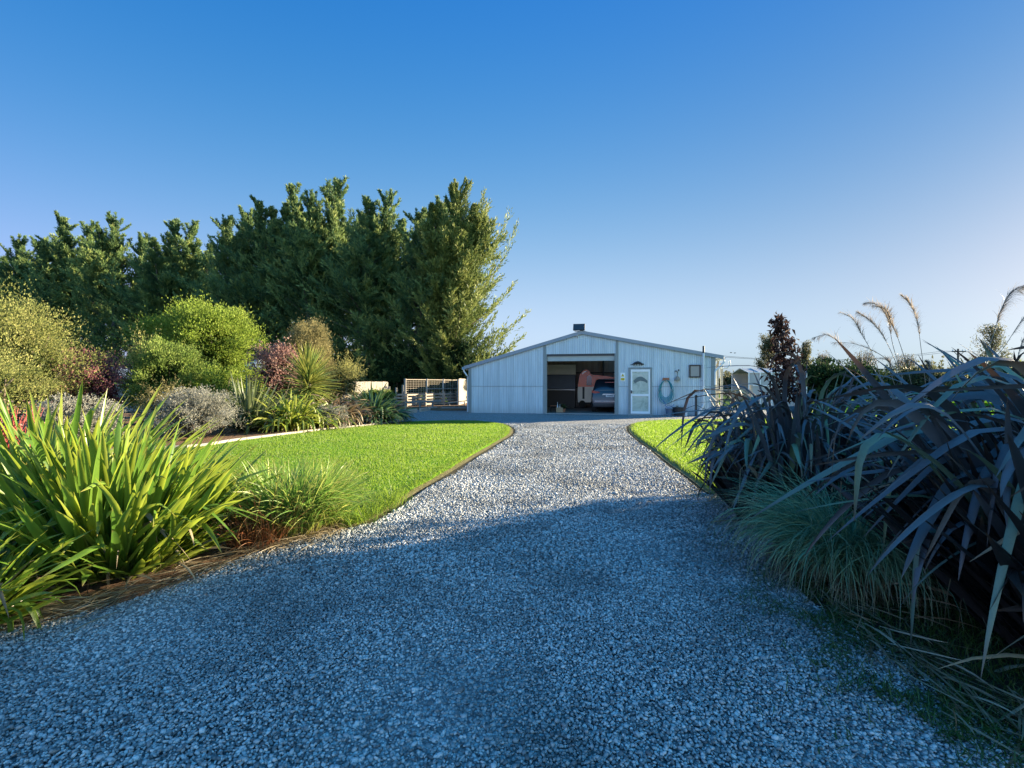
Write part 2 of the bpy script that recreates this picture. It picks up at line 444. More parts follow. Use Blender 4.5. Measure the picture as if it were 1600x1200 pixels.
M['b_purple'] = bushm('purple_shrub', (0.088, 0.032, 0.038), (0.321, 0.132, 0.142), (0.546, 0.291, 0.273))
M['b_pink'] = bushm('pinkish_shrub', (0.088, 0.038, 0.032), (0.364, 0.196, 0.168), (0.476, 0.364, 0.280))
M['b_grey'] = bushm('silver_grey_shrub', (0.126, 0.126, 0.099), (0.270, 0.270, 0.225), (0.450, 0.441, 0.378))
M['b_olive'] = bushm('olive_brown_shrub', (0.050, 0.047, 0.019), (0.238, 0.210, 0.084), (0.392, 0.336, 0.154))
M['b_thin'] = bushm('golden_conifer', (0.063, 0.069, 0.019), (0.308, 0.308, 0.098), (0.476, 0.434, 0.168))
M['b_dark'] = bushm('dark_hedge_leaf', (.012, .03, .014), (.025, .055, .02), (.06, .09, .03), transl=.15, spec=.05, rough=.9)
M['b_far'] = bushm('far_tree_leaf', (.05, .06, .03), (.10, .11, .05), (.17, .16, .08))
M['twig'] = plain('bare_twig', (.12, .09, .07), .8)
M['redstem'] = plain('red_dogwood_stem', (.30, .04, .03), .6)
M['stalk'] = plain('dry_stalk', (.30, .24, .16), .7)
M['plume'] = leafmat('silvery_plume', [(0, (.16, .13, .10)), (.6, (.30, .25, .19)), (1, (.46, .38, .28))], transl=.4, patch=.1, streak=False)
M['pod'] = leafmat('dark_seed_pod', [(0, (.03, .018, .016)), (.6, (.09, .05, .04)), (1, (.24, .12, .08))], transl=.1, patch=.1, spec=.1, rough=.85)

# ================================================================ SETTING
def smooth_loop(pts, n=6, closed=True):
    P = np.array(pts, float); k = len(P); out = []
    rng_ = range(k if closed else k - 1)
    for i in rng_:
        if closed: p0, p1, p2, p3 = P[i - 1], P[i], P[(i + 1) % k], P[(i + 2) % k]
        else: p0, p1, p2, p3 = P[max(i - 1, 0)], P[i], P[i + 1], P[min(i + 2, k - 1)]
        for j in range(n):
            t = j / n
            out.append(.5 * (2 * p1 + (p2 - p0) * t + (2 * p0 - 5 * p1 + 4 * p2 - p3) * t * t + (3 * p1 - p0 - 3 * p2 + p3) * t ** 3))
    if not closed: out.append(P[-1])
    return np.array(out)
def inside(poly, x, y):
    r = np.zeros(len(x), bool); n = len(poly)
    for i in range(n):
        x1, y1 = poly[i]; x2, y2 = poly[(i + 1) % n]
        c = ((y1 > y) != (y2 > y)) & (x < (x2 - x1) * (y - y1) / ((y2 - y1) if y2 != y1 else 1e-9) + x1)
        r ^= c
    return r
def area2(poly): return float(np.sum(poly[:, 0] * np.roll(poly[:, 1], -1) - np.roll(poly[:, 0], -1) * poly[:, 1]))
def offset(poly, d):
    t = np.roll(poly, -1, 0) - np.roll(poly, 1, 0); t = unit(t)
    nrm = np.stack([t[:, 1], -t[:, 0]], 1) * (1 if area2(poly) > 0 else -1)
    return poly + nrm * d
def sheet(name, poly, z, mat, skirt=0.0, jit=0.0):
    bm = bmesh.new(); rng = np.random.default_rng(3)
    poly = np.asarray(poly)
    if jit:
        poly = poly + rng.normal(size=poly.shape) * jit
    vs = [bm.verts.new((p[0], p[1], z)) for p in poly]
    f = bm.faces.new(vs)
    if f.normal.z < 0: f.normal_flip()
    bmesh.ops.triangulate(bm, faces=[f])
    if skirt:
        lo = offset(poly, skirt * .6)
        ws = [bm.verts.new((p[0], p[1], z - skirt)) for p in lo]
        n = len(vs)
        for i in range(n): bm.faces.new([vs[i], vs[(i + 1) % n], ws[(i + 1) % n], ws[i]])
    bm.normal_update()
    me = bpy.data.meshes.new(name); bm.to_mesh(me); bm.free(); me.materials.append(mat)
    o = link(bpy.data.objects.new(name, me)); o['kind'] = 'structure'
    return o
g = npmesh('ground', [(-1500, -300, 0), (1500, -300, 0), (1500, 3000, 0), (-1500, 3000, 0)], [[0, 1, 2, 3]], M['ground']); g['kind'] = 'structure'
drive = np.array([(-7.5, -2.5), (7, -2.5), (7, 8), (14, 14), (14, 32), (-14, 32), (-14, 8), (-7.5, 5)], float)
sheet('driveway', drive, .006, M['gravel'])

# left lawn: gravel side edge, then the edging
lawnL_edge = [G(*p) for p in [(545, 822), (600, 793), (640, 768), (690, 740), (735, 713), (775, 690), (793, 678), (790, 668), (765, 661), (700, 659), (626, 661)]]
edging = [G(605, 664), G(560, 669), G(500, 675), G(430, 684), G(360, 693), G(290, 703), (-9.4, 9.6), (-11.5, 8.9), (-14.5, 8.7)]
LL = smooth_loop(lawnL_edge, 5, closed=False)
EE = smooth_loop(edging, 6, closed=False)
lawnL = np.concatenate([LL, EE, [(-14.5, 5.0), (-6.0, 5.3), (-3.4, 5.2)]])
sheet('lawn_border_soil_and_shade', offset(lawnL, .24), .014, M['soil_shade'])  # dark outer strip: trench shade put into the soil colour
sheet('lawn_border_soil_and_shade', offset(lawnL, .14), .020, M['soil'])
lawnLs = sheet('lawn', lawnL, .05, M['lawn'], .045, .008)
# right lawn
lawnR_edge = [G(*p) for p in [(1125, 775), (1095, 752), (1060, 728), (1025, 702), (1002, 686), (990, 674), (992, 665), (1015, 660), (1060, 657.5), (1115, 657)]]
RR = smooth_loop(lawnR_edge, 5, closed=False)
lawnR = np.concatenate([RR, [(13, 20.5), (16, 27), (40, 44), (60, 40), (60, 18), (20, 6.8), (5.5, 6.6)]])
sheet('lawn_border_soil_and_shade', offset(lawnR, .24), .014, M['soil_shade'])  # same painted trench shade around this lawn
sheet('lawn_border_soil_and_shade', offset(lawnR, .14), .020, M['soil'])
sheet('lawn', lawnR, .05, M['lawn'], .045, .008)
# planting beds
gl = [G(*p) for p in [(545, 824), (510, 838), (470, 852), (400, 872), (340, 893), (250, 922), (180, 947), (90, 970), (0, 992)]]
bedFL = np.concatenate([smooth_loop(gl, 4, closed=False), [(-4.5, 1.9), (-9, 2.2), (-9.5, 5.3), (-3.6, 5.35)]])
sheet('planting_bed', bedFL, .020, M['mulch'], .01)
gr = [G(*p) for p in [(1118, 775), (1150, 800), (1200, 850), (1260, 935), (1330, 985), (1400, 1040), (1480, 1105), (1600, 1180)]] + [(2.3, 1.1), (2.4, 0.0), (2.6, -2)]
bedFR = np.concatenate([smooth_loop(gr, 4, closed=False), [(8, -2), (8.5, 6.5), (4.3, 6.7), (2.9, 6.45)]])
sheet('planting_bed', bedFR, .020, M['bed'], .01)
EEo = EE.copy()
bedM = np.concatenate([EE, [(-30, 10), (-40, 30), (-9, 30), (-7.2, 22), (-5.2, 18.6)]])
sheet('garden_bed', bedM, .07, M['mulch'], .06)

# timber edging boards along the bed, one board each
prev = None
pts = EE[::2]
for i in range(len(pts) - 1):
    a, b = pts[i], pts[i + 1]
    L = np.linalg.norm(b - a); ang = math.atan2(b[1] - a[1], b[0] - a[0])
    mb = MB().box((L / 2, 0, .05), (L - .012, .10, .11), bev=.006)
    o = mb.build('edging_board', M['woodnew']); o.location = (a[0], a[1], 0); o.rotation_euler = (0, 0, ang)
    tag(o, 'pale timber edging board in the curved line between lawn and shrub bed', 'garden edging', 'timber edging boards along the lawn')

# pebbles of the drive (stuff)
def pebbles(name, seed, Y0, Y1, spacing, size, z0=.006):
    rng = np.random.default_rng(seed)
    xs = np.arange(-8, 8, spacing); ys = np.arange(Y0, Y1, spacing)
    x, y = np.meshgrid(xs, ys); x = x.ravel(); y = y.ravel()
    x = x + rng.uniform(-.6, .6, len(x)) * spacing; y = y + rng.uniform(-.6, .6, len(y)) * spacing
    k = (np.abs(x) < y * 1.12 + .25) & ~inside(offset(lawnL, .21), x, y) & ~inside(offset(lawnR, .21), x, y) & ~inside(offset(bedFL, -.06), x, y) & ~inside(offset(bedFR, -.10), x, y)
    # ragged edge of the beds
    x, y = x[k], y[k]; n = len(x)
    ico = bmesh.new(); bmesh.ops.create_icosphere(ico, subdivisions=1, radius=1)
    B = np.array([v.co[:] for v in ico.verts]); F0 = np.array([[v.index for v in f.verts] for f in ico.faces]); ico.free()
    sz = size * np.exp(rng.normal(size=n) * .28)
    scl = np.stack([sz * rng.uniform(.8, 1.35, n), sz * rng.uniform(.65, 1.0, n), sz * rng.uniform(.4, .7, n)], 1)
    V = B[None] * (1 + rng.normal(size=(n, 12, 1)) * .13) * scl[:, None, :]
    az = rng.uniform(0, 2 * PI, n); tl_ = .45 if spacing < .02 else .3; t1 = rng.normal(size=n) * tl_; t2 = rng.normal(size=n) * tl_
    def rot(V, a, i, j):
        c, s_ = np.cos(a)[:, None], np.sin(a)[:, None]; W = V.copy()
        W[..., i] = V[..., i] * c - V[..., j] * s_; W[..., j] = V[..., i] * s_ + V[..., j] * c; return W
    V = rot(rot(rot(V, t1, 1, 2), t2, 0, 2), az, 0, 1)
    und = .006 * np.sin(x * 3.1 + np.sin(y * 1.7)) + .006 * np.sin(y * 2.3 + x) 
    P = np.stack([x, y, z0 + .008 + und + rng.uniform(-.2, .8, n) * size], 1)
    V = V + P[:, None, :]
    F = F0[None] + np.arange(n)[:, None, None] * 12
    A = np.zeros((n, 12, 3)); A[..., 0] = rng.random(n)[:, None]
    o = npmesh(name, V.reshape(-1, 3), F.reshape(-1, 3), M['pebble'], None, A.reshape(-1, 3), True)
    return tag(o, 'crushed grey gravel covering the driveway', 'gravel', kind='stuff')
pebbles('gravel', 1, 1.3, 3.6, .0122, .0078)
pebbles('gravel', 2, 3.58, 6.5, .0170, .0106)
pebbles('gravel', 3, 6.45, 10.5, .023, .0122)
pebbles('gravel', 4, 10.4, 17.5, .040, .0155)

# grass blades (stuff)
def grassmesh(name, seed, poly, n, x0, x1, y0, y1, hgt, pw, mat, z=.05, label='', wmul=1.0, rot=.5, fade=None):
    rng = np.random.default_rng(seed)
    u = rng.random(n); y = (y0 ** (1 - pw) + u * (y1 ** (1 - pw) - y0 ** (1 - pw))) ** (1 / (1 - pw))
    x = rng.uniform(x0, x1, n)
    k = inside(poly, x, y) & (np.abs(x) < 1.12 * y + .3)
    x, y = x[k], y[k]; m = len(x)
    h = hgt * rng.uniform(.5, 1.35, m) * (1 + .5 * np.sin(x * 2.1 + np.sin(y * 3)) * .5); w = (.0035 + .00085 * y) * wmul
    az = rng.uniform(0, 2 * PI, m); lean = rng.uniform(0, rot, m) * h * 1.6; la = rng.uniform(0, 2 * PI, m)
    P = np.stack([x, y, np.full(m, z - .004)], 1); S = np.stack([np.cos(az), np.sin(az), 0 * az], 1) * w[:, None] * .5
    T = P + np.stack([np.cos(la) * lean, np.sin(la) * lean, h], 1)
    V = np.stack([P - S, P + S, T], 1).reshape(-1, 3)
    A = np.zeros((m, 3, 3)); A[..., 0] = rng.random(m)[:, None]; A[:, 2, 1] = 1
    o = npmesh(name, V, np.arange(m * 3).reshape(m, 3), mat, None, A.reshape(-1, 3))
    return tag(o, label, 'grass', kind='stuff')
grassmesh('grass', 11, lawnL, 420000, -15, .2, 4.6, 20, .030, 1.2, M['grass'], label='short bright green grass of the lawn beside the shrub bed')
grassmesh('grass', 12, lawnR, 360000, 2.0, 16, 5.0, 26, .030, 1.2, M['grass'], label='short bright green grass of the lawn behind the bronze flaxes')
grassmesh('weedy_grass', 13, offset(bedFR, -.02), 60000, 1.6, 5.5, 1.2, 6.5, .06, .5, M['weed'], .02, 'weedy green grass creeping under the bronze flaxes', rot=1.2)
# ragged fringe of grass at lawn edge, thin weeds spreading on the drive by the dark flax
rng = np.random.default_rng(77)
sp = Soup()
def fringe(sp, line, n, spread, L, mat=None):
    i = rng.integers(0, len(line) - 1, n); t = rng.random(n)[:, None]
    P = line[i] * (1 - t) + line[i + 1] * t + rng.normal(size=(n, 2)) * spread
    B = np.concatenate([P, np.full((n, 1), .03)], 1)
    sp.add(*strips(rng, B, rng.uniform(0, 2 * PI, n), rng.uniform(.3, 1.4, n), rng.uniform(.4, 1.3, n) * L, .006, rng.uniform(.2, 1.5, n), seg=4, cross=2))
fringe(sp, LL[:38], 5000, .035, .09); fringe(sp, RR[:40], 4000, .035, .09)
fringe(sp, LL[:8], 1500, .10, .22)
tag(sp.build('edge_grass', M['grass']), 'longer untrimmed grass along the lawn edges', 'grass', kind='stuff')

sp = Soup(); GR = smooth_loop(gr, 4, closed=False)
i_ = rng.integers(0, len(GR) - 12, 7000); t_ = rng.random(7000)[:, None]
P_ = GR[i_] * (1 - t_) + GR[i_ + 1] * t_ + np.stack([-np.abs(rng.normal(size=7000)) * .28 + .1, rng.normal(size=7000) * .12], 1)
k_ = (np.sin(P_[:, 0] * 9) * np.sin(P_[:, 1] * 8 + 1) > -.1) | (rng.random(7000) < .15)
P_ = P_[k_]; n_ = len(P_)
sp.add(*strips(rng, np.concatenate([P_, np.full((n_, 1), .02)], 1), rng.uniform(0, 2 * PI, n_), rng.uniform(.1, 1.0, n_), rng.uniform(.02, .09, n_), .005, rng.uniform(.2, 1.5, n_), seg=3, cross=2))
tag(sp.build('gravel_weeds', M['weed']), 'thin green weeds spreading over the gravel beside the bronze flaxes', 'weeds', kind='stuff')
# ================================================================ SHED
SA = math.atan2(-2.35, 11.43); SC, SS = math.cos(SA), -math.sin(SA)
SO = (-2.16, 24.5); SW = 11.67; SD = 6.6
def U(px):
    r = (px - 800) / 760; return (r * SO[1] - SO[0]) / (SC + r * SS)
def UY(u): return SO[1] - u * SS
def UZ(px, py): return CAM_H - (py - 600) / FOC * UY(U(px))
EL, ER = 2.34, 2.73; RU = U(909); RZ = 3.93
def roofz(u): return EL + (RZ - EL) * u / RU if u <= RU else RZ + (ER - RZ) * (u - RU) / (SW - RU)
shed = thing('corrugated_shed', 'wide corrugated iron shed with low gable and open roller door', 'shed', (SO[0], SO[1], 0), SA)
def corr(name, u0, u1, v, zb, zt, mat, parent, pitch=.152, amp=.012, axis='x', step=.019):
    n = max(2, int((u1 - u0) / step)); us = np.linspace(u0, u1, n + 1)
    off = amp * np.sin(us / pitch * 4 * PI)
    zb_ = np.array([zb(u) if callable(zb) else zb for u in us]); zt_ = np.array([zt(u) if callable(zt) else zt for u in us])
    if axis == 'x': lo = np.stack([us, v + off, zb_], 1); hi = np.stack([us, v + off, zt_], 1)
    else: lo = np.stack([v + off, us, zb_], 1); hi = np.stack([v + off, us, zt_], 1)
    V = np.concatenate([lo, hi]); i = np.arange(n)
    F = np.stack([i, i + 1, i + n + 2, i + n + 1], 1)
    return npmesh(name, V, F, mat, parent, None, True)
ua, ub = U(853), U(962); ZO = 2.90; LAP = 1.36
front = []
# front wall sheets: lower and upper sheet rows, the upper lapping 5 mm proud
corr('wall', .0, ua, 0, .0, LAP, M['iron'], shed)
corr('wall', .0, ua, -.016, LAP - .04, lambda u: roofz(u), M['iron'], shed)
corr('wall', ua, ub, -.016, ZO, lambda u: roofz(u), M['iron'], shed)
corr('wall', ub, SW, 0, .0, LAP, M['iron'], shed)
corr('wall', ub, SW, -.016, LAP - .04, lambda u: roofz(u), M['iron'], shed)
# back and side walls (inner side seen through the doorway)
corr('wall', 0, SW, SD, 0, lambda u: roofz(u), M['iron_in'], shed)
corr('wall', 0, SD, 0.01, 0, EL, M['iron'], shed, axis='y')
corr('wall', 0, SD, SW - .01, 0, ER, M['iron'], shed, axis='y')
# roof slabs with an added opening; its clear sheet lets fill light inside
def roof_quad(u0, u1, v0, v1, mat, name='roof', t=.04):
    mb = MB(); z0, z1 = roofz_ext(u0) + .02, roofz_ext(u1) + .02
    P = [(u0, v0, z0), (u1, v0, z1), (u1, v1, z1), (u0, v1, z0)]
    A = [mb.bm.verts.new(p) for p in P]; B = [mb.bm.verts.new((p[0], p[1], p[2] + t)) for p in P]
    mb.bm.faces.new(A); mb.bm.faces.new(B[::-1])
    for i in range(4): mb.bm.faces.new([A[i], B[i], B[(i + 1) % 4], A[(i + 1) % 4]])
    return mb.build(name, mat, shed)
def roofz_ext(u):
    if u <= RU: return EL + (RZ - EL) * u / RU
    return RZ + (ER - RZ) * (u - RU) / (SW - RU)
roof_quad(-.22, RU, -.10, SD + .1, M['iron_roof'])
SKU0, SKU1, SKV0, SKV1 = 7.2, 8.8, 4.0, 6.3
roof_quad(RU, SKU0, -.10, SD + .1, M['iron_roof'])
roof_quad(SKU1, SW + .3, -.10, SD + .1, M['iron_roof'])
roof_quad(SKU0, SKU1, -.10, SKV0, M['iron_roof']); roof_quad(SKU0, SKU1, SKV1, SD + .1, M['iron_roof'])
roof_quad(SKU0, SKU1, SKV0, SKV1, M['added_skylight'], 'added_skylight', .004)
# barge flashing along the gable
mb = MB()
for (a, b) in ((-.25, RU), (RU, SW + .32)):
    za, zb = roofz_ext(a) + .01, roofz_ext(b) + .01
    mb.prism([(a, za - .10), (b, zb - .10), (b, zb + .065), (a, za + .065)], 'y', -.125, -.10)
mb.build('barge_board', M['barge'], shed)
MB().prism([(RU - .25, roofz(RU - .25) + .07), (RU, RZ + .09), (RU + .25, roofz(RU + .25) + .07), (RU, RZ + .11)], 'y', -.13, SD).build('ridge_cap', M['barge'], shed)
# vertical trims
for (a, b, zt) in ((-.02, .12, EL + .0), (ua - .13, ua + .0, roofz(ua) - .06), (ub, ub + .13, roofz(ub) - .06), (SW - .20, SW - .02, ER - .02)):
    MB().box2((a, -.05, 0), (b, -.030, zt), .004).build('corner_trim', M['trim'], shed)
# door reveal (jamb depth), sill, roller drum
MB().box2((ua + .001, -.048, 0), (ua + .05, .12, ZO)).build('door_jamb', M['trim'], shed)
MB().box2((ub - .05, -.048, 0), (ub - .001, .12, ZO)).build('door_jamb', M['trim'], shed)
MB().box2((ua + .05, .01, ZO - .10), (ub - .05, .10, ZO + .02)).build('door_head', M['steel_dark'], shed)
rd = MB().cyl((ua + .06, .26, ZO - .15), (ub - .06, .26, ZO - .15), .17, n=28)
rd.box2((ua + .055, .06, ZO - .30), (ub - .055, .085, ZO - .10))
rd.box2((ua + .055, .045, ZO - .34), (ub - .055, .10, ZO - .295))
rd.build('roller_door', M['rollerd'], shed, True)
MB().box2((ua - .05, -.10, 0), (ub + .05, .04, .035), .006).build('door_sill', M['conc'], shed)
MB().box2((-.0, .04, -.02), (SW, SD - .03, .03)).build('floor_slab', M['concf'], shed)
# inside framing: trusses, posts, girts
for v in (2.4, 4.6):
    mb = MB()
    for (a, b) in ((.1, RU), (RU, SW - .1)):
        mb.bar((a, v, roofz(a) - .08), (b, v, roofz(b) - .08), .05)
        mb.bar((a, v, roofz(a) - .42), (b, v, roofz(b) - .50), .05)
        n = 9
        for k in range(n):
            p, q = a + (b - a) * k / n, a + (b - a) * (k + .5) / n; r_ = a + (b - a) * (k + 1) / n
            zt = lambda u: roofz(u) - .08
            zl = lambda u: roofz(a) - .42 + ((roofz(b) - .50) - (roofz(a) - .42)) * (u - a) / (b - a)
            mb.bar((p, v, zl(p)), (q, v, zt(q)), .025); mb.bar((q, v, zt(q)), (r_, v, zl(r_)), .025)
    mb.build('roof_truss', M['truss'], shed)
for u in (RU + .9,):
    MB().box2((u - .05, SD - .16, .03), (u + .05, SD - .04, roofz(u) - .05)).build('wall_post', M['steel_dark'], shed)
mb = MB()
for z in (1.2, 2.1): mb.box2((.1, SD - .08, z), (SW - .1, SD - .035, z + .07))
mb.build('wall_girt', M['steel_dark'], shed)
# white board band and dark-blue shutter cupboards at the back
sh_v = SD - .9
shelf = thing('storage_unit', 'dark blue slatted storage cupboards with pale board above inside the shed', 'storage unit', (SO[0], SO[1], 0), SA)
ul, ur = 1.6, 4.9
MB().box2((ul, sh_v + .3, 2.02), (ur, sh_v + .34, 2.62)).build('back_board', M['cream'], shelf)
mb = MB().box2((ul, sh_v + .05, 1.16), (ur, sh_v + .55, 2.0), .01)
for k in range(9): mb.box2((ul + .02, sh_v + .02, 1.20 + k * .088), (ur - .02, sh_v + .05, 1.20 + k * .088 + .07), .004)
mb.build('cupboard', M['blueblk'], shelf)
MB().box2((ul, sh_v - .25, 1.08), (ur, sh_v + .55, 1.135), .006).build('bench_top', M['silver'], shelf)
MB().box2((ul, sh_v, .03), (ur, sh_v + .5, 1.075), .01).build('bench_cabinet', M['black'], shelf)

def shedpt(u, v, z=0.0): return (SO[0] + u * SC + v * SS, SO[1] - u * SS + v * SC, z)

# floodlight on the ridge
fl = thing('floodlight', 'square floodlight tilted on the shed ridge above the roller door', 'floodlight', shedpt(RU - .12, -.12, RZ), SA)
fl.location.z = RZ + .10
MB().box((0, 0, .14), (.56, .07, .36), Matrix.Rotation(R(-32), 3, 'X'), .01).build('lamp_housing', M['steel_dark'], fl)
MB().box((0, -.033, .12), (.48, .012, .28), Matrix.Rotation(R(-32), 3, 'X'), .003).build('lens', M['glass_grey'], fl)
MB().bar((-.2, .02, -.06), (-.2, .03, .12), .03).bar((.2, .02, -.06), (.2, .03, .12), .03).bar((-.2, .02, -.05), (.2, .02, -.05), .03).build('bracket', M['steel_dark'], fl)
sn = thing('security_sensor', 'small grey sensor box under the gable peak of the shed', 'sensor', shedpt(U(902), -.05, UZ(902, 526)), SA)
MB().box((0, 0, 0), (.09, .06, .09), bev=.01).build('sensor_body', M['whitep'], sn)
MB().sph((0, -.035, -.01), .028).build('sensor_eye', M['black'], sn, True)

# walk door
du0, du1, dz = U(985), U(1016), UZ(1000, 577.5)
dr = thing('shed_door', 'white framed side door with frosted glass upper and lower panes', 'door', shedpt(du0, -.03, 0), SA)
dw = du1 - du0
MB().box2((-.10, -.03, .0), (0, .0, dz + .04), .004).box2((dw, -.03, 0), (dw + .08, 0, dz + .04), .004).box2((-.10, -.031, dz + .041), (dw + .08, 0, dz + .10), .004).build('door_frame', M['trim'], dr)
mb = MB()
st = .085
mb.box2((.01, -.055, .06), (st, -.02, dz), .006).box2((dw - st, -.055, .06), (dw - .01, -.02, dz), .006)
for z0, z1 in ((.06, .17), (.88, .98), (dz - .10, dz)): mb.box2((st, -.054, z0), (dw - st, -.021, z1), .004)
mb.build('door_leaf', M['white'], dr)
MB().box2((st, -.035, .17), (dw - st, -.028, .88)).build('lower_pane', M['door_glass'], dr)
up = MB().box2((st, -.035, .98), (dw - st, -.028, dz - .10)).build('upper_pane', M['door_glass'], dr)
# darker arch on the upper pane (clear part of frosted glass)
arc = [( .13 + (dw - .26) * (t / 12), 1.60 + .20 * math.sin(PI * t / 12)) for t in range(13)]
arc += [(dw - .14, 1.48), (dw * .72, 1.56), (dw * .5, 1.60), (dw * .36, 1.55), (.2, 1.47)]
MB().prism(arc, 'y', -.0405, -.0365).build('clear_glass_patch', M['patch'], up)
dh = MB().box((.045, -.065, 1.08), (.055, .02, .14), bev=.004); dh.bar((.045, -.10, 1.08), (.15, -.10, 1.08), .02); dh.bar((.045, -.06, 1.08), (.045, -.11, 1.08), .02)
dh.build('door_handle', M['steel_dark'], dr)
MB().box2((-.12, -.25, 0), (dw + .1, .0, .05), .008).build('door_step', M['conc'], dr)

# warning sign
sg = thing('warning_sign', 'small yellow and white warning sign with triangle on the shed wall', 'sign', shedpt(U(973), -.035, UZ(973, 589)), SA)
MB().box((0, 0, 0), (.21, .008, .40), bev=.003).build('sign_board', M['white'], sg)
MB().prism([(-.075, .02), (.075, .02), (0, .155)], 'y', -.0075, -.0045).build('triangle', M['yellow'], sg)
MB().prism([(-.012, .045), (.012, .045), (.008, .11), (-.008, .11)], 'y', -.0105, -.0078).build('exclamation_mark', M['black'], sg)
MB().box((0, -.006, -.105), (.17, .004, .12)).build('yellow_panel', M['yellow'], sg)
mb = MB()
for k in range(3): mb.box((0, -.0092, -.075 - k * .03), (.12, .002, .008))
mb.build('text_line', M['black'], sg)

# lizard ornament above the door
lz = MB(); body = [(-.22, 0, 0), (-.10, 0, .05), (.02, 0, .075), (.12, 0, .05), (.20, 0, .015)]
lz.pipe(body, [.02, .055, .07, .05, .03], 8)
for (x, dx) in ((-.10, -.08), (-.02, -.03), (.06, .03), (.13, .08)): lz.bar((x, 0, .03), (x + dx, 0, -.07), .028)
lz.sph((.24, 0, .0), .045, sc_=(1.2, .6, .8)); lz.pipe([(-.22, 0, 0), (-.30, 0, -.04), (-.33, 0, -.01)], [.02, .012, .006], 6)
lz = lz.build('wall_ornament', M['black'], None, True); lz.location = shedpt(U(996), -.07, UZ(996, 569)); lz.rotation_euler = (0, 0, SA)
tag(lz, 'black metal animal ornament fixed above the white shed door', 'ornament')

# window
wu0, wu1 = U(1076.5), U(1094.5); wz0, wz1 = UZ(1085, 590), UZ(1085, 570)
wn = thing('shed_window', 'small square dark framed window high in the shed wall', 'window', shedpt(wu0, -.04, wz0), SA)
w_, h_ = wu1 - wu0, wz1 - wz0; f = .06
MB().box2((0, -.05, 0), (f, .02, h_), .004).box2((w_ - f, -.05, 0), (w_, .02, h_), .004).box2((f, -.049, 0), (w_ - f, .02, f), .003).box2((f, -.049, h_ - f), (w_ - f, .02, h_), .003).build('window_frame', M['brick'], wn)
MB().box2((f, -.022, f), (w_ - f, -.012, h_ - f)).build('pane', M['glass_grey'], wn)

# hose on its hanger
hs = thing('garden_hose', 'coiled teal garden hose hanging on a wall hanger beside the door', 'hose', shedpt(U(1040), -.05, 0), SA)
zt_, zb_ = UZ(1040, 594), UZ(1040, 632)
MB().box((0, -.04, zt_ + .02), (.30, .10, .06), bev=.01).box((0, -.09, zt_ + .05), (.30, .015, .12), bev=.004).build('hose_hanger', M['terr'], hs)
rng = np.random.default_rng(5)
mb = MB()
for k in range(6):
    w = .22 + .03 * k * rng.uniform(.6, 1.2); d = (zt_ - zb_) * (.72 + .05 * k)
    t = np.linspace(0, 2 * PI, 30)
    x = w * np.sin(t) * (1 - .12 * np.cos(t)); z = zt_ - d / 2 + d / 2 * np.cos(t)
    y = -.045 - .012 * k + .0 * t
    mb.pipe(np.stack([x, y, z], 1)[:-1], .014, 6)
mb.build('hose_coil', M['teal'], hs, True)
t = np.linspace(0, 1, 14)
MB().pipe(np.stack([-.18 + .5 * t + .05 * np.sin(t * 9), -.10 - .05 * t, zb_ + .25 - .55 * np.sin(t * 2.2) * (1 - .5 * t)], 1).clip([-9, -9, .03], 9), .012, 6).build('loose_hose_end', M['bluehose'], hs, True)

# small bell / thermometer ornament
be = thing('wall_bell', 'little weathered bell hanging from a bracket on the shed wall', 'bell', shedpt(U(1058), -.05, UZ(1058, 590)), SA)
MB().cyl((0, -.05, -.13), (0, -.05, .05), .14, .07, 20).build('bell_body', M['wood'], be, True)
MB().bar((0, .0, .26), (0, -.09, .24), .03).bar((0, -.05, .05), (0, -.05, .25), .02).box((-.06, -.03, .30), (.10, .03, .04)).box((.06, -.03, .34), (.05, .03, .08)).build('bell_bracket', M['black'], be)

# vent pipe going up through the eave line, elbow at the bottom
vp = thing('vent_pipe', 'white waste pipe rising past the roof edge with an elbow at the ground', 'pipe', shedpt(0, 0, 0), SA)
pu = U(1098.5); pu2 = U(1090)
MB().cyl((pu, -.13, .52), (pu, -.13, UZ(1098, 552)), .055).build('pipe_upright', M['whitep'], vp, True)
MB().cyl((pu, -.13, UZ(1098, 553)), (pu, -.13, UZ(1098, 541)), .048).build('vent_top', M['steel_dark'], vp, True)
MB().pipe([(pu, -.13, .53), (pu - .02, -.13, .46), (pu2 + .05, -.16, .22), (pu2, -.17, .14), (pu2, -.17, .01)], .058, 12).cyl((pu2, -.17, 0), (pu2, -.17, .12), .075).build('pipe_elbow', M['whitep'], vp, True)
for z in (.9, 1.6, 2.3): MB().box((pu, -.09, z), (.14, .10, .03)).build('pipe_bracket', M['steel_dark'], vp)

# eave gutters and downpipes
gt = thing('roof_gutter', 'white gutter and bent downpipe at the sunny eave of the shed', 'gutter', shedpt(SW + .33, 0, ER - .12), SA)
MB().prism([(-.06, .06), (-.06, -.05), (-.03, -.07), (.04, -.07), (.07, -.04), (.07, .06), (.055, .06), (.055, -.035), (.035, -.055), (-.025, -.055), (-.045, -.04), (-.045, .06)], 'y', -.12, SD).build('gutter_channel', M['whitep'], gt)
MB().pipe([(.02, -.02, -.06), (.02, -.03, -.16), (-.10, -.05, -.34), (-.32, -.06, -.52), (-.36, -.06, -.62), (-.36, -.06, -1.2)], .045, 10).build('downpipe', M['whitep'], gt, True)
MB().pipe([(.28, .1, -.10), (.30, .1, -.28), (.18, .1, -.42), (-.05, .1, -.44)], .045, 10).build('overflow_elbow', M['whitep'], gt, True)
g2 = thing('roof_gutter', 'grey gutter end with bent downpipe at the shady low eave', 'gutter', shedpt(-.27, 0, EL - .10), SA)
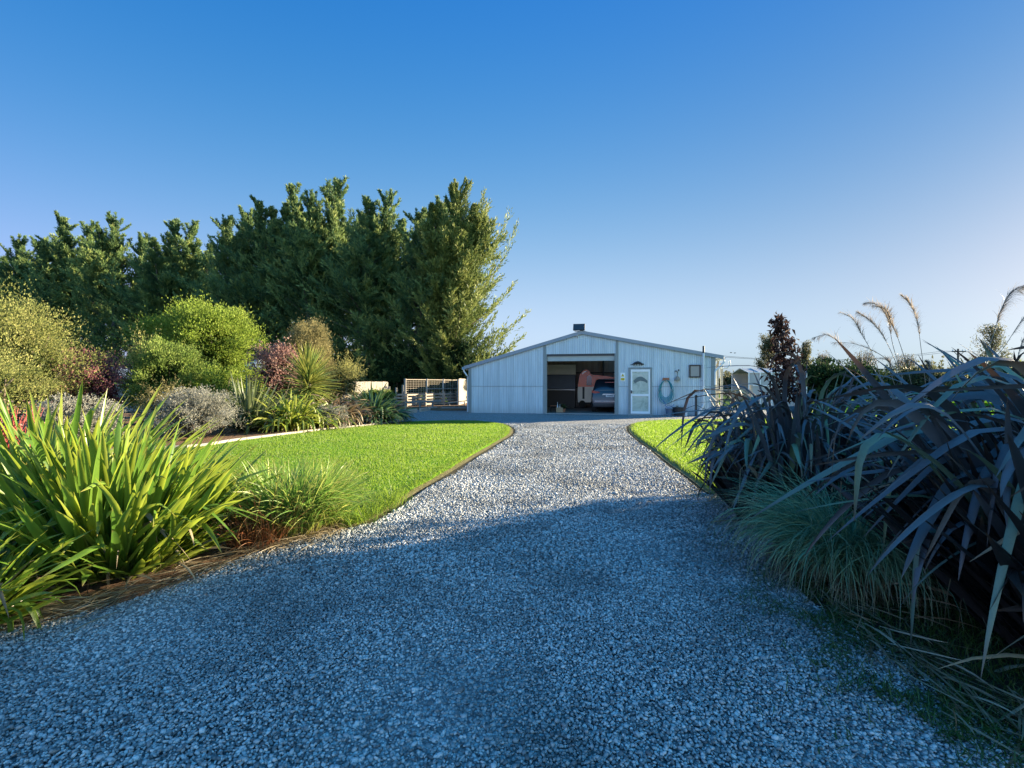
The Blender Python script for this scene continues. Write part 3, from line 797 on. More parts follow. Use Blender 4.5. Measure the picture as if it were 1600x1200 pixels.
MB().prism([(-.07, .06), (-.07, -.04), (-.04, -.07), (.03, -.07), (.06, -.05), (.06, .06), (.045, .06), (.045, -.04), (.02, -.055), (-.035, -.055), (-.055, -.035), (-.055, .06)], 'y', -.12, SD).build('gutter_channel', M['whitep'], g2)
MB().pipe([(0, -.02, -.05), (.0, -.02, -.14), (.09, -.03, -.26), (.16, -.03, -.36), (.17, .1, -.42), (.17, .1, -EL + .14)], .04, 10).build('downpipe', M['whitep'], g2, True)

# veranda posts beyond the corner (sunlit)
vr = thing('lean_to_frame', 'sunlit timber lean-to posts and rails behind the end wall of the shed', 'lean-to', shedpt(SW, 0, 0), SA)
for (x, y) in ((.42, 1.0), (.55, 2.6), (.7, 4.4)):
    MB().box2((x, y, 0), (x + .11, y + .11, ER - .30), .005).build('post', M['woodnew'], vr)
MB().bar((.30, .9, ER - .25), (.95, 4.6, ER - .32), .06, .14).build('beam', M['wood'], vr)
for z in (.35, .7, 1.05): MB().bar((.47, 1.0, z), (.75, 4.5, z), .03, .10).build('rail', M['wood'], vr)

# buckets, tap, pots by the wall
def bucket(name, px, py, r, h, mat, label, handle=True, v=-.35):
    u = U(px); t = thing(name, label, 'bucket', shedpt(u, v, 0), SA)
    mb = MB().cyl((0, 0, .006), (0, 0, h), r * .8, r, 24)
    mb.build('tub', mat, t, True)
    MB().pipe([(r * 1.04 * math.cos(a), r * 1.04 * math.sin(a), h) for a in np.linspace(0, 2 * PI, 25)], .010, 6).build('rim', mat, t, True)
    if handle: MB().pipe([(r * math.cos(a), 0, h + r * .9 * math.sin(a)) for a in np.linspace(0, PI, 12)], .006, 6).build('handle', M['steel_dark'], t, True)
    return t
bucket('bucket', 1044, 650, .17, .32, M['blueblk'], 'blue black bucket under the hanging hose')
tb = bucket('plant_tub', 1058.5, 650, .25, .38, M['black'], 'wide black tub next to the bucket by the shed wall', False)
rng = np.random.default_rng(9); n = 60
Vv, Ff, Aa = strips(rng, np.stack([rng.normal(size=n) * .08, rng.normal(size=n) * .08, np.full(n, .36)], 1), rng.uniform(0, 2 * PI, n), rng.uniform(.2, 1.3, n), rng.uniform(.1, .3, n), .012, 1.2, seg=5, cross=2)
npmesh('plant', Vv, Ff, M['straw'], tb, Aa)
bk = bucket('paint_pail', 1069.5, 650, .09, .17, M['whitep'], 'small white pail standing beside the wide black tub')
tp = thing('garden_tap', 'black tap post with looping hose standing against the shed wall', 'tap', shedpt(U(1086), -.28, 0), SA)
MB().box2((-.045, -.045, 0), (.045, .045, .95), .008).build('tap_post', M['black'], tp)
MB().cyl((0, -.05, .86), (0, -.13, .86), .022).cyl((0, -.12, .87), (0, -.12, .77), .018).cyl((-.05, -.08, .91), (.05, -.08, .91), .012).build('tap_spout', M['steel_dark'], tp)
t = np.linspace(0, 1, 30)
MB().pipe(np.stack([-.03 - 1.15 * t, -.05 - .1 * t, .50 - .32 * np.sin(t * PI * .55) + .10 * np.sin(t * 8) * t], 1), .012, 6).build('hose_line', M['black'], tp, True)
MB().pipe(np.stack([.04 + 1.2 * t, -.05 + 0 * t, .48 - .12 * np.sin(t * PI) - .25 * t], 1), .012, 6).build('hose_line', M['black'], tp, True)

# --------------------------------------------------------------- SUV seen from behind
suv = thing('parked_suv', 'blue grey SUV parked nose-in at the jamb of the shed doorway', 'car', shedpt(6.95, 1.1, .035), SA)
suv.scale = (1, .92, 1)
# local: x across, y forward (into the shed), z up; rear bumper at y=0
def loft(mb, secs):
    """sections = list of (y, [(x, z)...]) mirrored around x"""
    rings = []
    for y, half in secs:
        pts = [(x, z) for x, z in half] + [(-x, z) for x, z in reversed(half)]
        rings.append([mb.bm.verts.new((x, y, z)) for x, z in pts])
    n = len(rings[0])
    for a, b in zip(rings, rings[1:]):
        for i in range(n): mb.bm.faces.new([a[i], b[i], b[(i + 1) % n], a[(i + 1) % n]])
    mb.bm.faces.new(rings[0][::-1]); mb.bm.faces.new(rings[-1])
def sec(w, z0, z1, sh=.0):   # lower body half section
    return [(0, z0), (w * .86, z0), (w * .96, z0 + .10), (w, z0 + .32), (w * .985, z1 - .16), (w * .93, z1 - .02), (w * .8, z1), (0, z1 + .005)]
mb = MB()
loft(mb, [(.06, sec(.82, .40, .98)), (.02, sec(.88, .34, .86)), (.10, sec(.92, .28, 1.06)), (.45, sec(.93, .24, 1.10)), (2.6, sec(.93, .22, 1.06)), (3.7, sec(.92, .24, 1.02)), (4.35, sec(.86, .28, .88)), (4.55, sec(.74, .36, .70))][1:])
mb.build('body', M['suv'], suv, True)
def cab(w, z1, w2=None):
    w2 = w2 or w * .78
    return [(0, 1.0), (w, 1.0), (w * .97, 1.12), (w2 + .04, z1 - .10), (w2 - .06, z1 - .01), (w2 * .5, z1 + .015), (0, z1 + .02)]
mb = MB(); loft(mb, [(.16, cab(.86, 1.12, .80)), (.42, cab(.87, 1.56)), (.62, cab(.88, 1.66)), (2.0, cab(.88, 1.68)), (2.9, cab(.88, 1.56)), (3.5, cab(.86, 1.08, .82))])
mb.build('cabin', M['suv'], suv, True)
MB().prism([(-.62, .0), (.62, .0), (.54, .37), (-.54, .37)], 'y', -.006, .006).build('rear_window', M['glass_dark'], suv)
rw = suv.children[-1]
for c in suv.children:
    if c.name.startswith('rear_window'): c.location = (0, .205, 1.13); c.rotation_euler = (R(-27), 0, 0)
MB().box((0, .42, 1.66), (1.05, .22, .03), bev=.01).build('roof_spoiler', M['suv'], suv)
for s in (-1, 1):
    MB().prism([(s * .50, 1.02), (s * .90, 1.10), (s * .90, .98), (s * .76, .94), (s * .50, .97)], 'y', .055, .12).build('tail_light', M['taillight'], suv)
MB().prism([(-.46, .72), (.46, .72), (.34, .93), (-.34, .93)], 'y', .022, .06).build('tailgate_panel', M['silver'], suv)
pl = MB().box((0, .012, .83), (.40, .012, .125), bev=.004).build('number_plate', M['white'], suv)
mb = MB()
for k in range(6): mb.box((-.14 + k * .056, .0045, .83), (.030, .003, .065))
mb.build('plate_characters', M['black'], pl)
MB().box((0, .05, .36), (1.66, .14, .20), bev=.04).build('bumper', M['black'], suv, True)
MB().box((0, -.006, .56), (1.5, .02, .03), bev=.004).build('bumper_trim', M['silver'], suv)
for (x, y) in ((.80, .85), (-.80, .85), (.80, 3.55), (-.80, 3.55)):
    w = MB().cyl((x - .11, y, .34), (x + .11, y, .34), .345, n=28).build('wheel', M['rubber'], suv, True)
    MB().cyl((x - .115, y, .34), (x + .115, y, .34), .21, n=16).build('rim', M['silver'], w, True)
MB().box((0, .30, 1.50), (.5, .02, .03)).build('brake_light', M['taillight'], suv)

# --------------------------------------------------------------- orange and cream caravan behind it
cv = thing('small_caravan', 'rounded orange and cream caravan standing behind the SUV in the shed', 'caravan', shedpt(5.08, 5.42, .03), SA)
cv.scale = (1, .62, 1.13)
def arc_profile(z_lo, z_hi=9):
    P = []
    pts = [(0.0, .30), (-.02, .9), (.02, 1.3), (.10, 1.72), (.28, 1.93), (.48, 2.02), (.66, 1.92), (.80, 1.74), (1.3, 1.70), (2.0, 1.62), (2.6, 1.48), (3.0, 1.2), (3.15, .8), (3.1, .30)]
    return pts
prof = smooth_loop(arc_profile(0), 4, closed=False)
lowp = [p for p in prof if p[1] <= 1.12]
lo_l = [tuple(p) for p in prof if p[1] <= 1.12 and p[0] < 1]; lo_r = [tuple(p) for p in prof if p[1] <= 1.12 and p[0] > 1]
upper = [tuple(p) for p in prof if p[1] > 1.12]
MB().prism([(p[0], p[1]) for p in lo_l + lo_r], 'y', 0, 1.7).build('lower_body', M['carwhite'], cv, True)
MB().prism([(lo_l[-1][0], lo_l[-1][1] + .002)] + upper + [(lo_r[0][0], lo_r[0][1] + .002)], 'y', 0, 1.7).build('upper_body', M['orange'], cv, True)
MB().prism([(.48, 1.18), (.80, 1.18), (.80, 1.62), (.70, 1.72), (.52, 1.66)], 'y', -.012, -.003).build('side_window', M['glass_dark'], cv)
MB().prism([(.22, 1.80), (.34, 1.90), (.50, 1.95), (.50, 1.90), (.37, 1.85), (.27, 1.77)], 'y', -.014, -.004).build('roof_trim', M['silver'], cv)
MB().box2((.26, -.012, .48), (.38, -.003, 1.1), .004).build('door_vent', M['steel_dark'], cv)
for x in (.25, .9):
    w = MB().cyl((x, -.02, .20), (x, .16, .20), .20, n=24).build('wheel', M['rubber'], cv, True)
MB().box2((-.1, .05, .22), (.9, .15, .30)).build('chassis', M['black'], cv)

# box of bottles with a plant on the shed floor
bx = thing('cardboard_box', 'open cardboard box of jars on the shed floor just inside', 'box', shedpt(U(871), .9, .03), SA + R(8))
mb = MB().box2((-.17, -.13, 0), (.17, -.12, .24)).box2((-.17, .12, 0), (.17, .13, .24)).box2((-.17, -.12, 0), (-.16, .12, .24)).box2((.16, -.12, 0), (.17, .12, .24)).box2((-.159, -.119, .001), (.159, .119, .012))
mb.build('carton', M['ply'], bx)
bottle = None
for i, (x, y, h, lab, mt) in enumerate(((-.09, -.03, .50, 'tall pale bottle upright in the cardboard box', 'whitep'), (.02, .04, .38, 'shorter pale jar beside the tall bottle in the box', 'cream'))):
    p = shedpt(U(871) + x, .9 + y, .045)
    mb = MB().cyl((0, 0, 0), (0, 0, h * .62), .035, n=14).cyl((0, 0, h * .62), (0, 0, h * .75), .035, .012, 14).cyl((0, 0, h * .75), (0, 0, h), .012, n=10)
    o = mb.build('bottle', M[mt], None, True); o.location = p; tag(o, lab, 'bottle')
pp = thing('pot_plant', 'small dark leafy plant in a pot by the cardboard box', 'pot plant', shedpt(U(878), .95, .03), 0)
MB().cyl((0, 0, 0), (0, 0, .18), .07, .10, 18).build('pot', M['terr'], pp, True)
rng = np.random.default_rng(15); n = 70
npm = strips(rng, np.stack([rng.normal(size=n) * .02, rng.normal(size=n) * .02, np.full(n, .17)], 1), rng.uniform(0, 2 * PI, n), rng.uniform(.5, 1.5, n), rng.uniform(.15, .42, n), .035, 1.0, seg=5)
npmesh('foliage', npm[0], npm[1], M['flaxdeep'], pp, npm[2])
st_ = thing('step_stool', 'low dark stool at the jamb inside the shed doorway', 'stool', shedpt(U(860), 1.4, .03), SA)
MB().box((0, 0, .30), (.34, .26, .03), bev=.006).build('seat', M['terr'], st_)
for x in (-.14, .14):
    for y in (-.10, .10): MB().bar((x * 1.15, y * 1.15, 0), (x, y, .29), .03).build('leg', M['black'], st_)

# ================================================================ TIMBER YARD left of the shed
def fence_pal(name, a, b, h, label, n_post=4, dz=0.0):
    a = Vector((a[0], a[1], 0)); b = Vector((b[0], b[1], 0)); d = b - a; L = d.length; rz = math.atan2(d.y, d.x)
    t = thing(name, label, 'fence', a, rz)
    r = random.Random(int(L * 100))
    mb = MB(); k = int(L / .15)
    for i in range(k):
        hh = h + r.uniform(-.01, .01)
        mb.box2((i * .15 + .002, -.010 + r.uniform(-.003, .003), .03 + dz), (i * .15 + .147, .010, hh))
    mb.build('palings', M['paling'], t)
    for i in range(n_post):
        x = L * i / (n_post - 1); MB().box2((x - .05, .012, 0), (x + .05, .11, h - .05), .004).build('post', M['woodg'], t)
    for z in (.35, h - .3): MB().box2((0, .012, z), (L, .05, z + .09)).build('rail', M['woodg'], t)
    return t
YF = 30.5
fence_pal('paling_fence', (X(490, 26.4), 26.4), (X(606, 31.0), 31.0), 1.60, 'long pale timber paling fence under the dark conifers', 6)
fence_pal('paling_fence', (X(717, 30.9), 30.9), (X(733.5, 35.6), 35.6), 1.80, 'short pale paling fence panel abutting the shed', 3)
# blue-grey gate posts standing in front of the fence
for i, (px, h) in enumerate(((608, 1.30), (619, 1.24), (629.5, 1.40))):
    Y = 29.5
    o = MB().box2((-.05, -.05, 0), (.05, .05, h), .006).build('fence_post', M['woodg']); o.location = (X(px, Y), Y, 0)
    tag(o, ['grey timber post in front of the paling fence nearest the green flax', 'grey timber post between the other two in front of the paling fence', 'tallest grey timber post beside the trellis panel'][i], 'post')
sheet('soil_terrace', np.array([(X(612, 28.2), 28.2), (X(612, 34.4), 34.4), (-2.6, 36), (-2.2, 26.4), (X(690, 26.2), 26.2)]), .12, M['mulch'], .11)
# trellis with three tall posts
tr = thing('garden_trellis', 'wooden trellis of square lattice strung between tall timber posts', 'trellis', (X(633, 29.4), 29.4, 0), 0)
def yardx(px, Y): return X(px, Y) - X(633, 29.4)
segs = [(633, 29.4), (667, 30.8), (692.5, 32.0), (716, 33.4)]
for px, Y in segs:
    MB().box2((yardx(px, Y) - .06, Y - 29.4 - .06, 0), (yardx(px, Y) + .06, Y - 29.4 + .06, 1.78), .006).build('post', M['woodnew'] if px > 660 else M['woodg'], tr)
for (p0, Y0), (p1, Y1) in zip(segs, segs[1:]):
    x0, x1 = yardx(p0, Y0), yardx(p1, Y1); y0, y1 = Y0 - 29.4, Y1 - 29.4
    mb = MB()
    for z in np.arange(.80, 1.70, .13): mb.bar((x0, y0 + .0, z), (x1, y1 + .0, z), .018)
    for k in range(1, int((x1 - x0) / .13)):
        f_ = k * .13 / (x1 - x0); mb.bar((x0 + (x1 - x0) * f_, y0 + (y1 - y0) * f_ + .02, .76), (x0 + (x1 - x0) * f_, y0 + (y1 - y0) * f_ + .02, 1.68), .018)
    mb.build('lattice', M['wood'], tr)
    mb = MB().bar((x0, y0 - .02, 1.72), (x1, y1 - .02, 1.72), .05, .05).build('rail', M['wood'], tr)
for (p0, Y0), (p1, Y1) in zip(segs[1:], segs[2:]):
    MB().bar((yardx(p0, Y0), Y0 - 29.4 - .09, 1.14), (yardx(p1, Y1), Y1 - 29.4 - .09, 1.14), .12, .035).build('rail', M['woodnew'], tr)
# compost bins from slats, two of them
def slatbin(px0, px1, Y, h, label, mat):
    x0, x1 = X(px0, Y), X(px1, Y + 1.4); t = thing('compost_bin', label, 'compost bin', (x0, Y, 0.12), math.atan2(1.4, x1 - x0))
    w = math.hypot(x1 - x0, 1.4)
    for x in (0, w / 2, w): MB().box2((x - .035, -.04, 0), (x + .035, .03, h)).build('post', mat, t)
    for x in (0, w): MB().box2((x - .035, .9, 0), (x + .035, .97, h)).build('post', mat, t)
    mb = MB()
    r = random.Random(px0)
    for z in np.arange(.06, h - .05, .19):
        mb.box((w / 2, -.055, z + .05), (w + .1, .022, .10), Matrix.Rotation(R(r.uniform(-1.0, 1.0)), 3, 'Y'))
        mb.box((w / 2, .98, z + .05), (w + .1, .022, .10))
        mb.box((0, .46, z + .055), (.022, .95, .10)); mb.box((w, .46, z + .055), (.022, .95, .10))
    mb.build('slats', mat, t)
    return t
slatbin(636, 662, 28.9, .72, 'grey slatted timber bin under the trellis furthest along from the shed', M['wood'])
slatbin(665, 688, 29.6, .80, 'grey slatted timber bin in the middle under the trellis', M['wood'])
slatbin(694, 713, 30.6, .85, 'sunlit slatted timber bin closest to the shed', M['wood'])
# sleepers and a low rail at the yard edge
for i, (p0, y0, p1, y1) in enumerate(((622, 649.5, 636, 646.5), (637, 646.4, 651, 644.5), (656, 643.6, 668, 642), (670, 641.6, 682, 640.6), (690, 641.5, 732, 641.5))):
    a, b = G(p0, y0 ), G(p1, y1 )
    o = MB().bar((0, 0, .09), (b[0] - a[0], b[1] - a[1], .09), .10, .20, .008).build('timber_sleeper', M['woodnew'] if i < 4 else M['woodg']); o.location = (a[0], a[1], 0)
    tag(o, ['pale sleeper nearest the green flax at the yard edge', 'second pale sleeper along from the green flax', 'pale sleeper under the middle of the trellis', 'short pale sleeper next to the long dark one', 'long dark sleeper running up to the shed corner'][i], 'sleeper')
lr = thing('low_rail', 'low weathered rail on short posts in front of the slatted bins', 'rail', (X(634, 27.6), 27.6, 0), 0)
L_ = X(690, 27.6) - X(634, 27.6)
MB().bar((0, 0, .42), (L_, -.1, .50), .10, .10).build('rail', M['woodg'], lr)
for x in (0, L_ * .4, L_ * .75): MB().box2((x - .05, -.09, 0), (x + .05, .01, .42), .005).build('post', M['woodg'], lr)
pb = thing('white_plank', 'pale loose plank leaning low beside the sunlit bin', 'plank', (X(700, 29.8), 29.8, 0), 0)
pb_m = MB().bar((0, 0, .30), (1.15, .35, .42), .12, .05).build('board', M['woodnew'], pb)
MB().box2((.05, -.03, 0), (.11, .05, .27)).box2((.95, .24, 0), (1.01, .32, .36)).build('trestle', M['woodg'], pb)

# ================================================================ VEGETATION GENERATORS
def bush_parts(seed, rx, ry, rz, n, ll, lw, zc=None, lump=.22, clus=45, up=.5, hollow=.5, sprigs=30, sprig_len=.25, sig=.10, droop=0.0, zcut=.03, squash=1.0):
    rng = np.random.default_rng(seed)
    zc = rz * .95 if zc is None else zc
    K = int(min(max(8, n // clus), 130))
    d = unit(rng.normal(size=(K, 3))); d[:, 2] = np.where(d[:, 2] < -.55, -d[:, 2], d[:, 2])
    f1, f2, f3 = rng.uniform(1.5, 4, 3), rng.uniform(0, 6, 3), rng.uniform(3, 7, 3)
    lumpv = 1 + lump * (np.sin(d[:, 0] * f1[0] * 2 + f2[0]) * np.sin(d[:, 1] * f1[1] * 2 + f2[1]) + .6 * np.sin(d[:, 2] * f3[2] + f2[2]))
    r = (hollow + (1 - hollow) * rng.random(K) ** .45) * lumpv
    R3 = np.array([rx, ry, rz])
    C = d * r[:, None] * R3
    cs = sig * rng.uniform(.6, 1.4, K)
    i = rng.integers(0, K, n)
    P = C[i] + rng.normal(size=(n, 3)) * cs[i][:, None] * R3 * np.array([1, 1, .8])
    crn = rng.random(K)
    out = unit(P / R3)
    D = out + rng.normal(size=(n, 3)) * .6 + np.array([0, 0, up])
    P[:, 2] += zc
    k = P[:, 2] > zcut; P, D, i = P[k], D[k], i[k]; m = len(P)
    rn = np.clip(.5 * crn[i] + .5 * rng.random(m), 0, 1)
    S = Soup(); S.add(*leaves(rng, P, D, ll * rng.uniform(.6, 1.3, m), lw * rng.uniform(.7, 1.3, m), rnd=rn))
    # darker inner foliage
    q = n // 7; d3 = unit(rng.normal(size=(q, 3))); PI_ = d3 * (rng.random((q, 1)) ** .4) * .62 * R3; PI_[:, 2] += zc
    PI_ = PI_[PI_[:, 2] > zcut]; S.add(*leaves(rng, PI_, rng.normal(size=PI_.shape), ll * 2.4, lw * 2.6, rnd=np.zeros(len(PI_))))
    # sprigs sticking out
    if sprigs:
        d2 = unit(rng.normal(size=(sprigs, 3)) + [0, 0, .5]); d2[:, 2] = np.abs(d2[:, 2])
        b = d2 * R3 * .84; b[:, 2] += zc
        dirs = unit(d2 + [0, 0, .6 - droop] + rng.normal(size=(sprigs, 3)) * .25)
        q = 16; t = rng.random((sprigs, q, 1)); Ls = sprig_len * rng.uniform(.5, 1.4, (sprigs, 1, 1))
        PP = (b[:, None] + dirs[:, None] * t * Ls + rng.normal(size=(sprigs, q, 3)) * .015).reshape(-1, 3)
        DD = (dirs[:, None] + rng.normal(size=(sprigs, q, 3)) * .6).reshape(-1, 3)
        S.add(*leaves(rng, PP, DD, ll * .9, lw * .9))
    # limbs
    T = Soup(); nl = 9
    for j in range(nl):
        e = C[rng.integers(0, K)] * .75 + [0, 0, zc]; e[2] = max(e[2], zc * .7)
        b0 = np.array([rng.normal() * .05 * rx, rng.normal() * .05 * ry, 0])
        mid = (b0 + e) * .5 + rng.normal(size=3) * .08 * rx
        rr = .035 * max(rx, .5)
        T.add(*tube(np.array([b0, b0 * .6 + mid * .4, mid, e]), [rr, rr * .8, rr * .55, rr * .25], 5))
    return S, T
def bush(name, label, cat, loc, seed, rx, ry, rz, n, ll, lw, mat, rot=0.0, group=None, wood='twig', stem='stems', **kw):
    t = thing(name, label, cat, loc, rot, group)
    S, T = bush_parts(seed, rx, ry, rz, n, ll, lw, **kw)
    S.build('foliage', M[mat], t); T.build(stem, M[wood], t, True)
    return t

def flax(name, label, loc, seed, n, L, W, mat, th=(35, 88), rad=.28, droop=(.1, .8), kink=.15, kamt=(.8, 2.0), dead=20, mat_in=None, n_in=0, seg=9, cat='flax', squash=(1, 1),
         azd=.35, p=1.8, tw=.5, Lvar=(.65, 1.1), inL=.65, kpos=(.45, .85), z0=.02, rz=0.0, curtain=0):
    rng = np.random.default_rng(seed); t = thing(name, label, cat, loc, rz)
    def mk(n, Lm, th, rad, kink, seg, drp):
        rr = rad * np.sqrt(rng.random(n)); a0 = rng.uniform(0, 2 * PI, n)
        base = np.stack([rr * np.cos(a0) * squash[0], rr * np.sin(a0) * squash[1], np.full(n, z0)], 1)
        az = a0 + rng.normal(size=n) * .45
        out = (rr / rad)
        th0 = np.radians(th[1] - (th[1] - th[0]) * np.clip(out ** 1.1 + rng.normal(size=n) * .12, 0, 1.05))
        Lr = Lm * rng.uniform(*Lvar, n) * (1 - .15 * out)
        dr = rng.uniform(*drp, n) * (1 + .3 * out)
        isk = rng.random(n) < kink
        return strips(rng, base, az, th0, Lr, W * rng.uniform(.7, 1.2, n), dr, p, np.where(isk, rng.uniform(*kpos, n), 2.0),
                      np.where(isk, rng.uniform(*kamt, n), 0), .20, seg, 3, .38, rng.normal(size=n) * tw, rng.normal(size=n) * azd, taper=4.5)
    S = Soup(); S.add(*mk(n, L, th, rad, kink, seg, droop))
    if curtain:  # long leaves arching over and hanging
        k = curtain; a0 = rng.uniform(0, 2 * PI, k); rr = rad * .6 * np.sqrt(rng.random(k))
        base = np.stack([rr * np.cos(a0) * squash[0], rr * np.sin(a0) * squash[1], np.full(k, z0)], 1)
        S.add(*strips(rng, base, a0 + rng.normal(size=k) * .5, np.radians(rng.uniform(66, 88, k)), L * rng.uniform(.85, 1.25, k), W * rng.uniform(.8, 1.3, k),
                      rng.uniform(.1, .5, k), 2.0, rng.uniform(.48, .70, k), rng.uniform(1.2, 2.3, k), .26, 16, 3, .3, rng.normal(size=k) * .5, rng.normal(size=k) * .5, taper=3.2))
    S.build('leaves', M[mat], t, True)
    if n_in:
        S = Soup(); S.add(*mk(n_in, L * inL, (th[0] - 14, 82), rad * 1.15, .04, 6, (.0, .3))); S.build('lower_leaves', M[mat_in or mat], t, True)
    if dead > 25:
        q = dead; a0 = rng.uniform(0, 2 * PI, q); rr = rad * np.sqrt(rng.random(q)); S = Soup()
        base = np.stack([rr * np.cos(a0), rr * np.sin(a0), np.full(q, .03)], 1)
        S.add(*strips(rng, base, a0 + rng.normal(size=q) * .6, np.radians(rng.uniform(45, 80, q)), L * rng.uniform(.45, .85, q), W * rng.uniform(.4, .8, q), rng.uniform(.1, .6, q), 1.8, rng.uniform(.35, .75, q), rng.uniform(1.2, 2.6, q), .06, 12, 3, .4, rng.normal(size=q), rng.normal(size=q) * .4))
        S.build('withered_leaves', M['straw'], t, True)
    if dead:
        S = Soup(); a0 = rng.uniform(0, 2 * PI, dead); rr = rad * 1.1
        base = np.stack([rr * np.cos(a0) * squash[0], rr * np.sin(a0) * squash[1], np.full(dead, .04)], 1)
        S.add(*strips(rng, base, a0 + rng.normal(size=dead) * .5, rng.uniform(.0, .7, dead), L * rng.uniform(.2, .5, dead), W * .38, rng.uniform(.5, 1.5, dead), 1.3, seg=6, twist=rng.normal(size=dead)))
        S.build('dead_leaves', M['straw'], t, True)
    return t

def tussock(name, label, loc, seed, n, L, W, mat, rad=.2, th=(25, 88), droop=(1.0, 2.6), cat='ornamental grass', skirt=120, seg=8, p=1.5):
    rng = np.random.default_rng(seed); t = thing(name, label, cat, loc)
    rr = rad * np.sqrt(rng.random(n)); a0 = rng.uniform(0, 2 * PI, n)
    base = np.stack([rr * np.cos(a0), rr * np.sin(a0), np.full(n, .02)], 1)
    S = Soup()
    S.add(*strips(rng, base, a0 + rng.normal(size=n) * .7, np.radians(rng.uniform(*th, n)), L * rng.uniform(.5, 1.15, n), W, rng.uniform(*droop, n), p, seg=seg, cross=2,
                  twist=rng.normal(size=n) * .8, azd=rng.normal(size=n) * .5, taper=2.0, base_w=.7))
    S.build('blades', M[mat], t)
    if skirt:
        S = Soup(); a0 = rng.uniform(0, 2 * PI, skirt)
        base = np.stack([rad * np.cos(a0), rad * np.sin(a0), np.full(skirt, .03)], 1)
        S.add(*strips(rng, base, a0 + rng.normal(size=skirt) * .6, rng.uniform(-.1, 1.0, skirt), L * rng.uniform(.2, .5, skirt), W * .9, rng.uniform(.5, 2, skirt), 1.3, seg=5, cross=2))
        S.build('dead_blades', M['straw'], t)
    return t

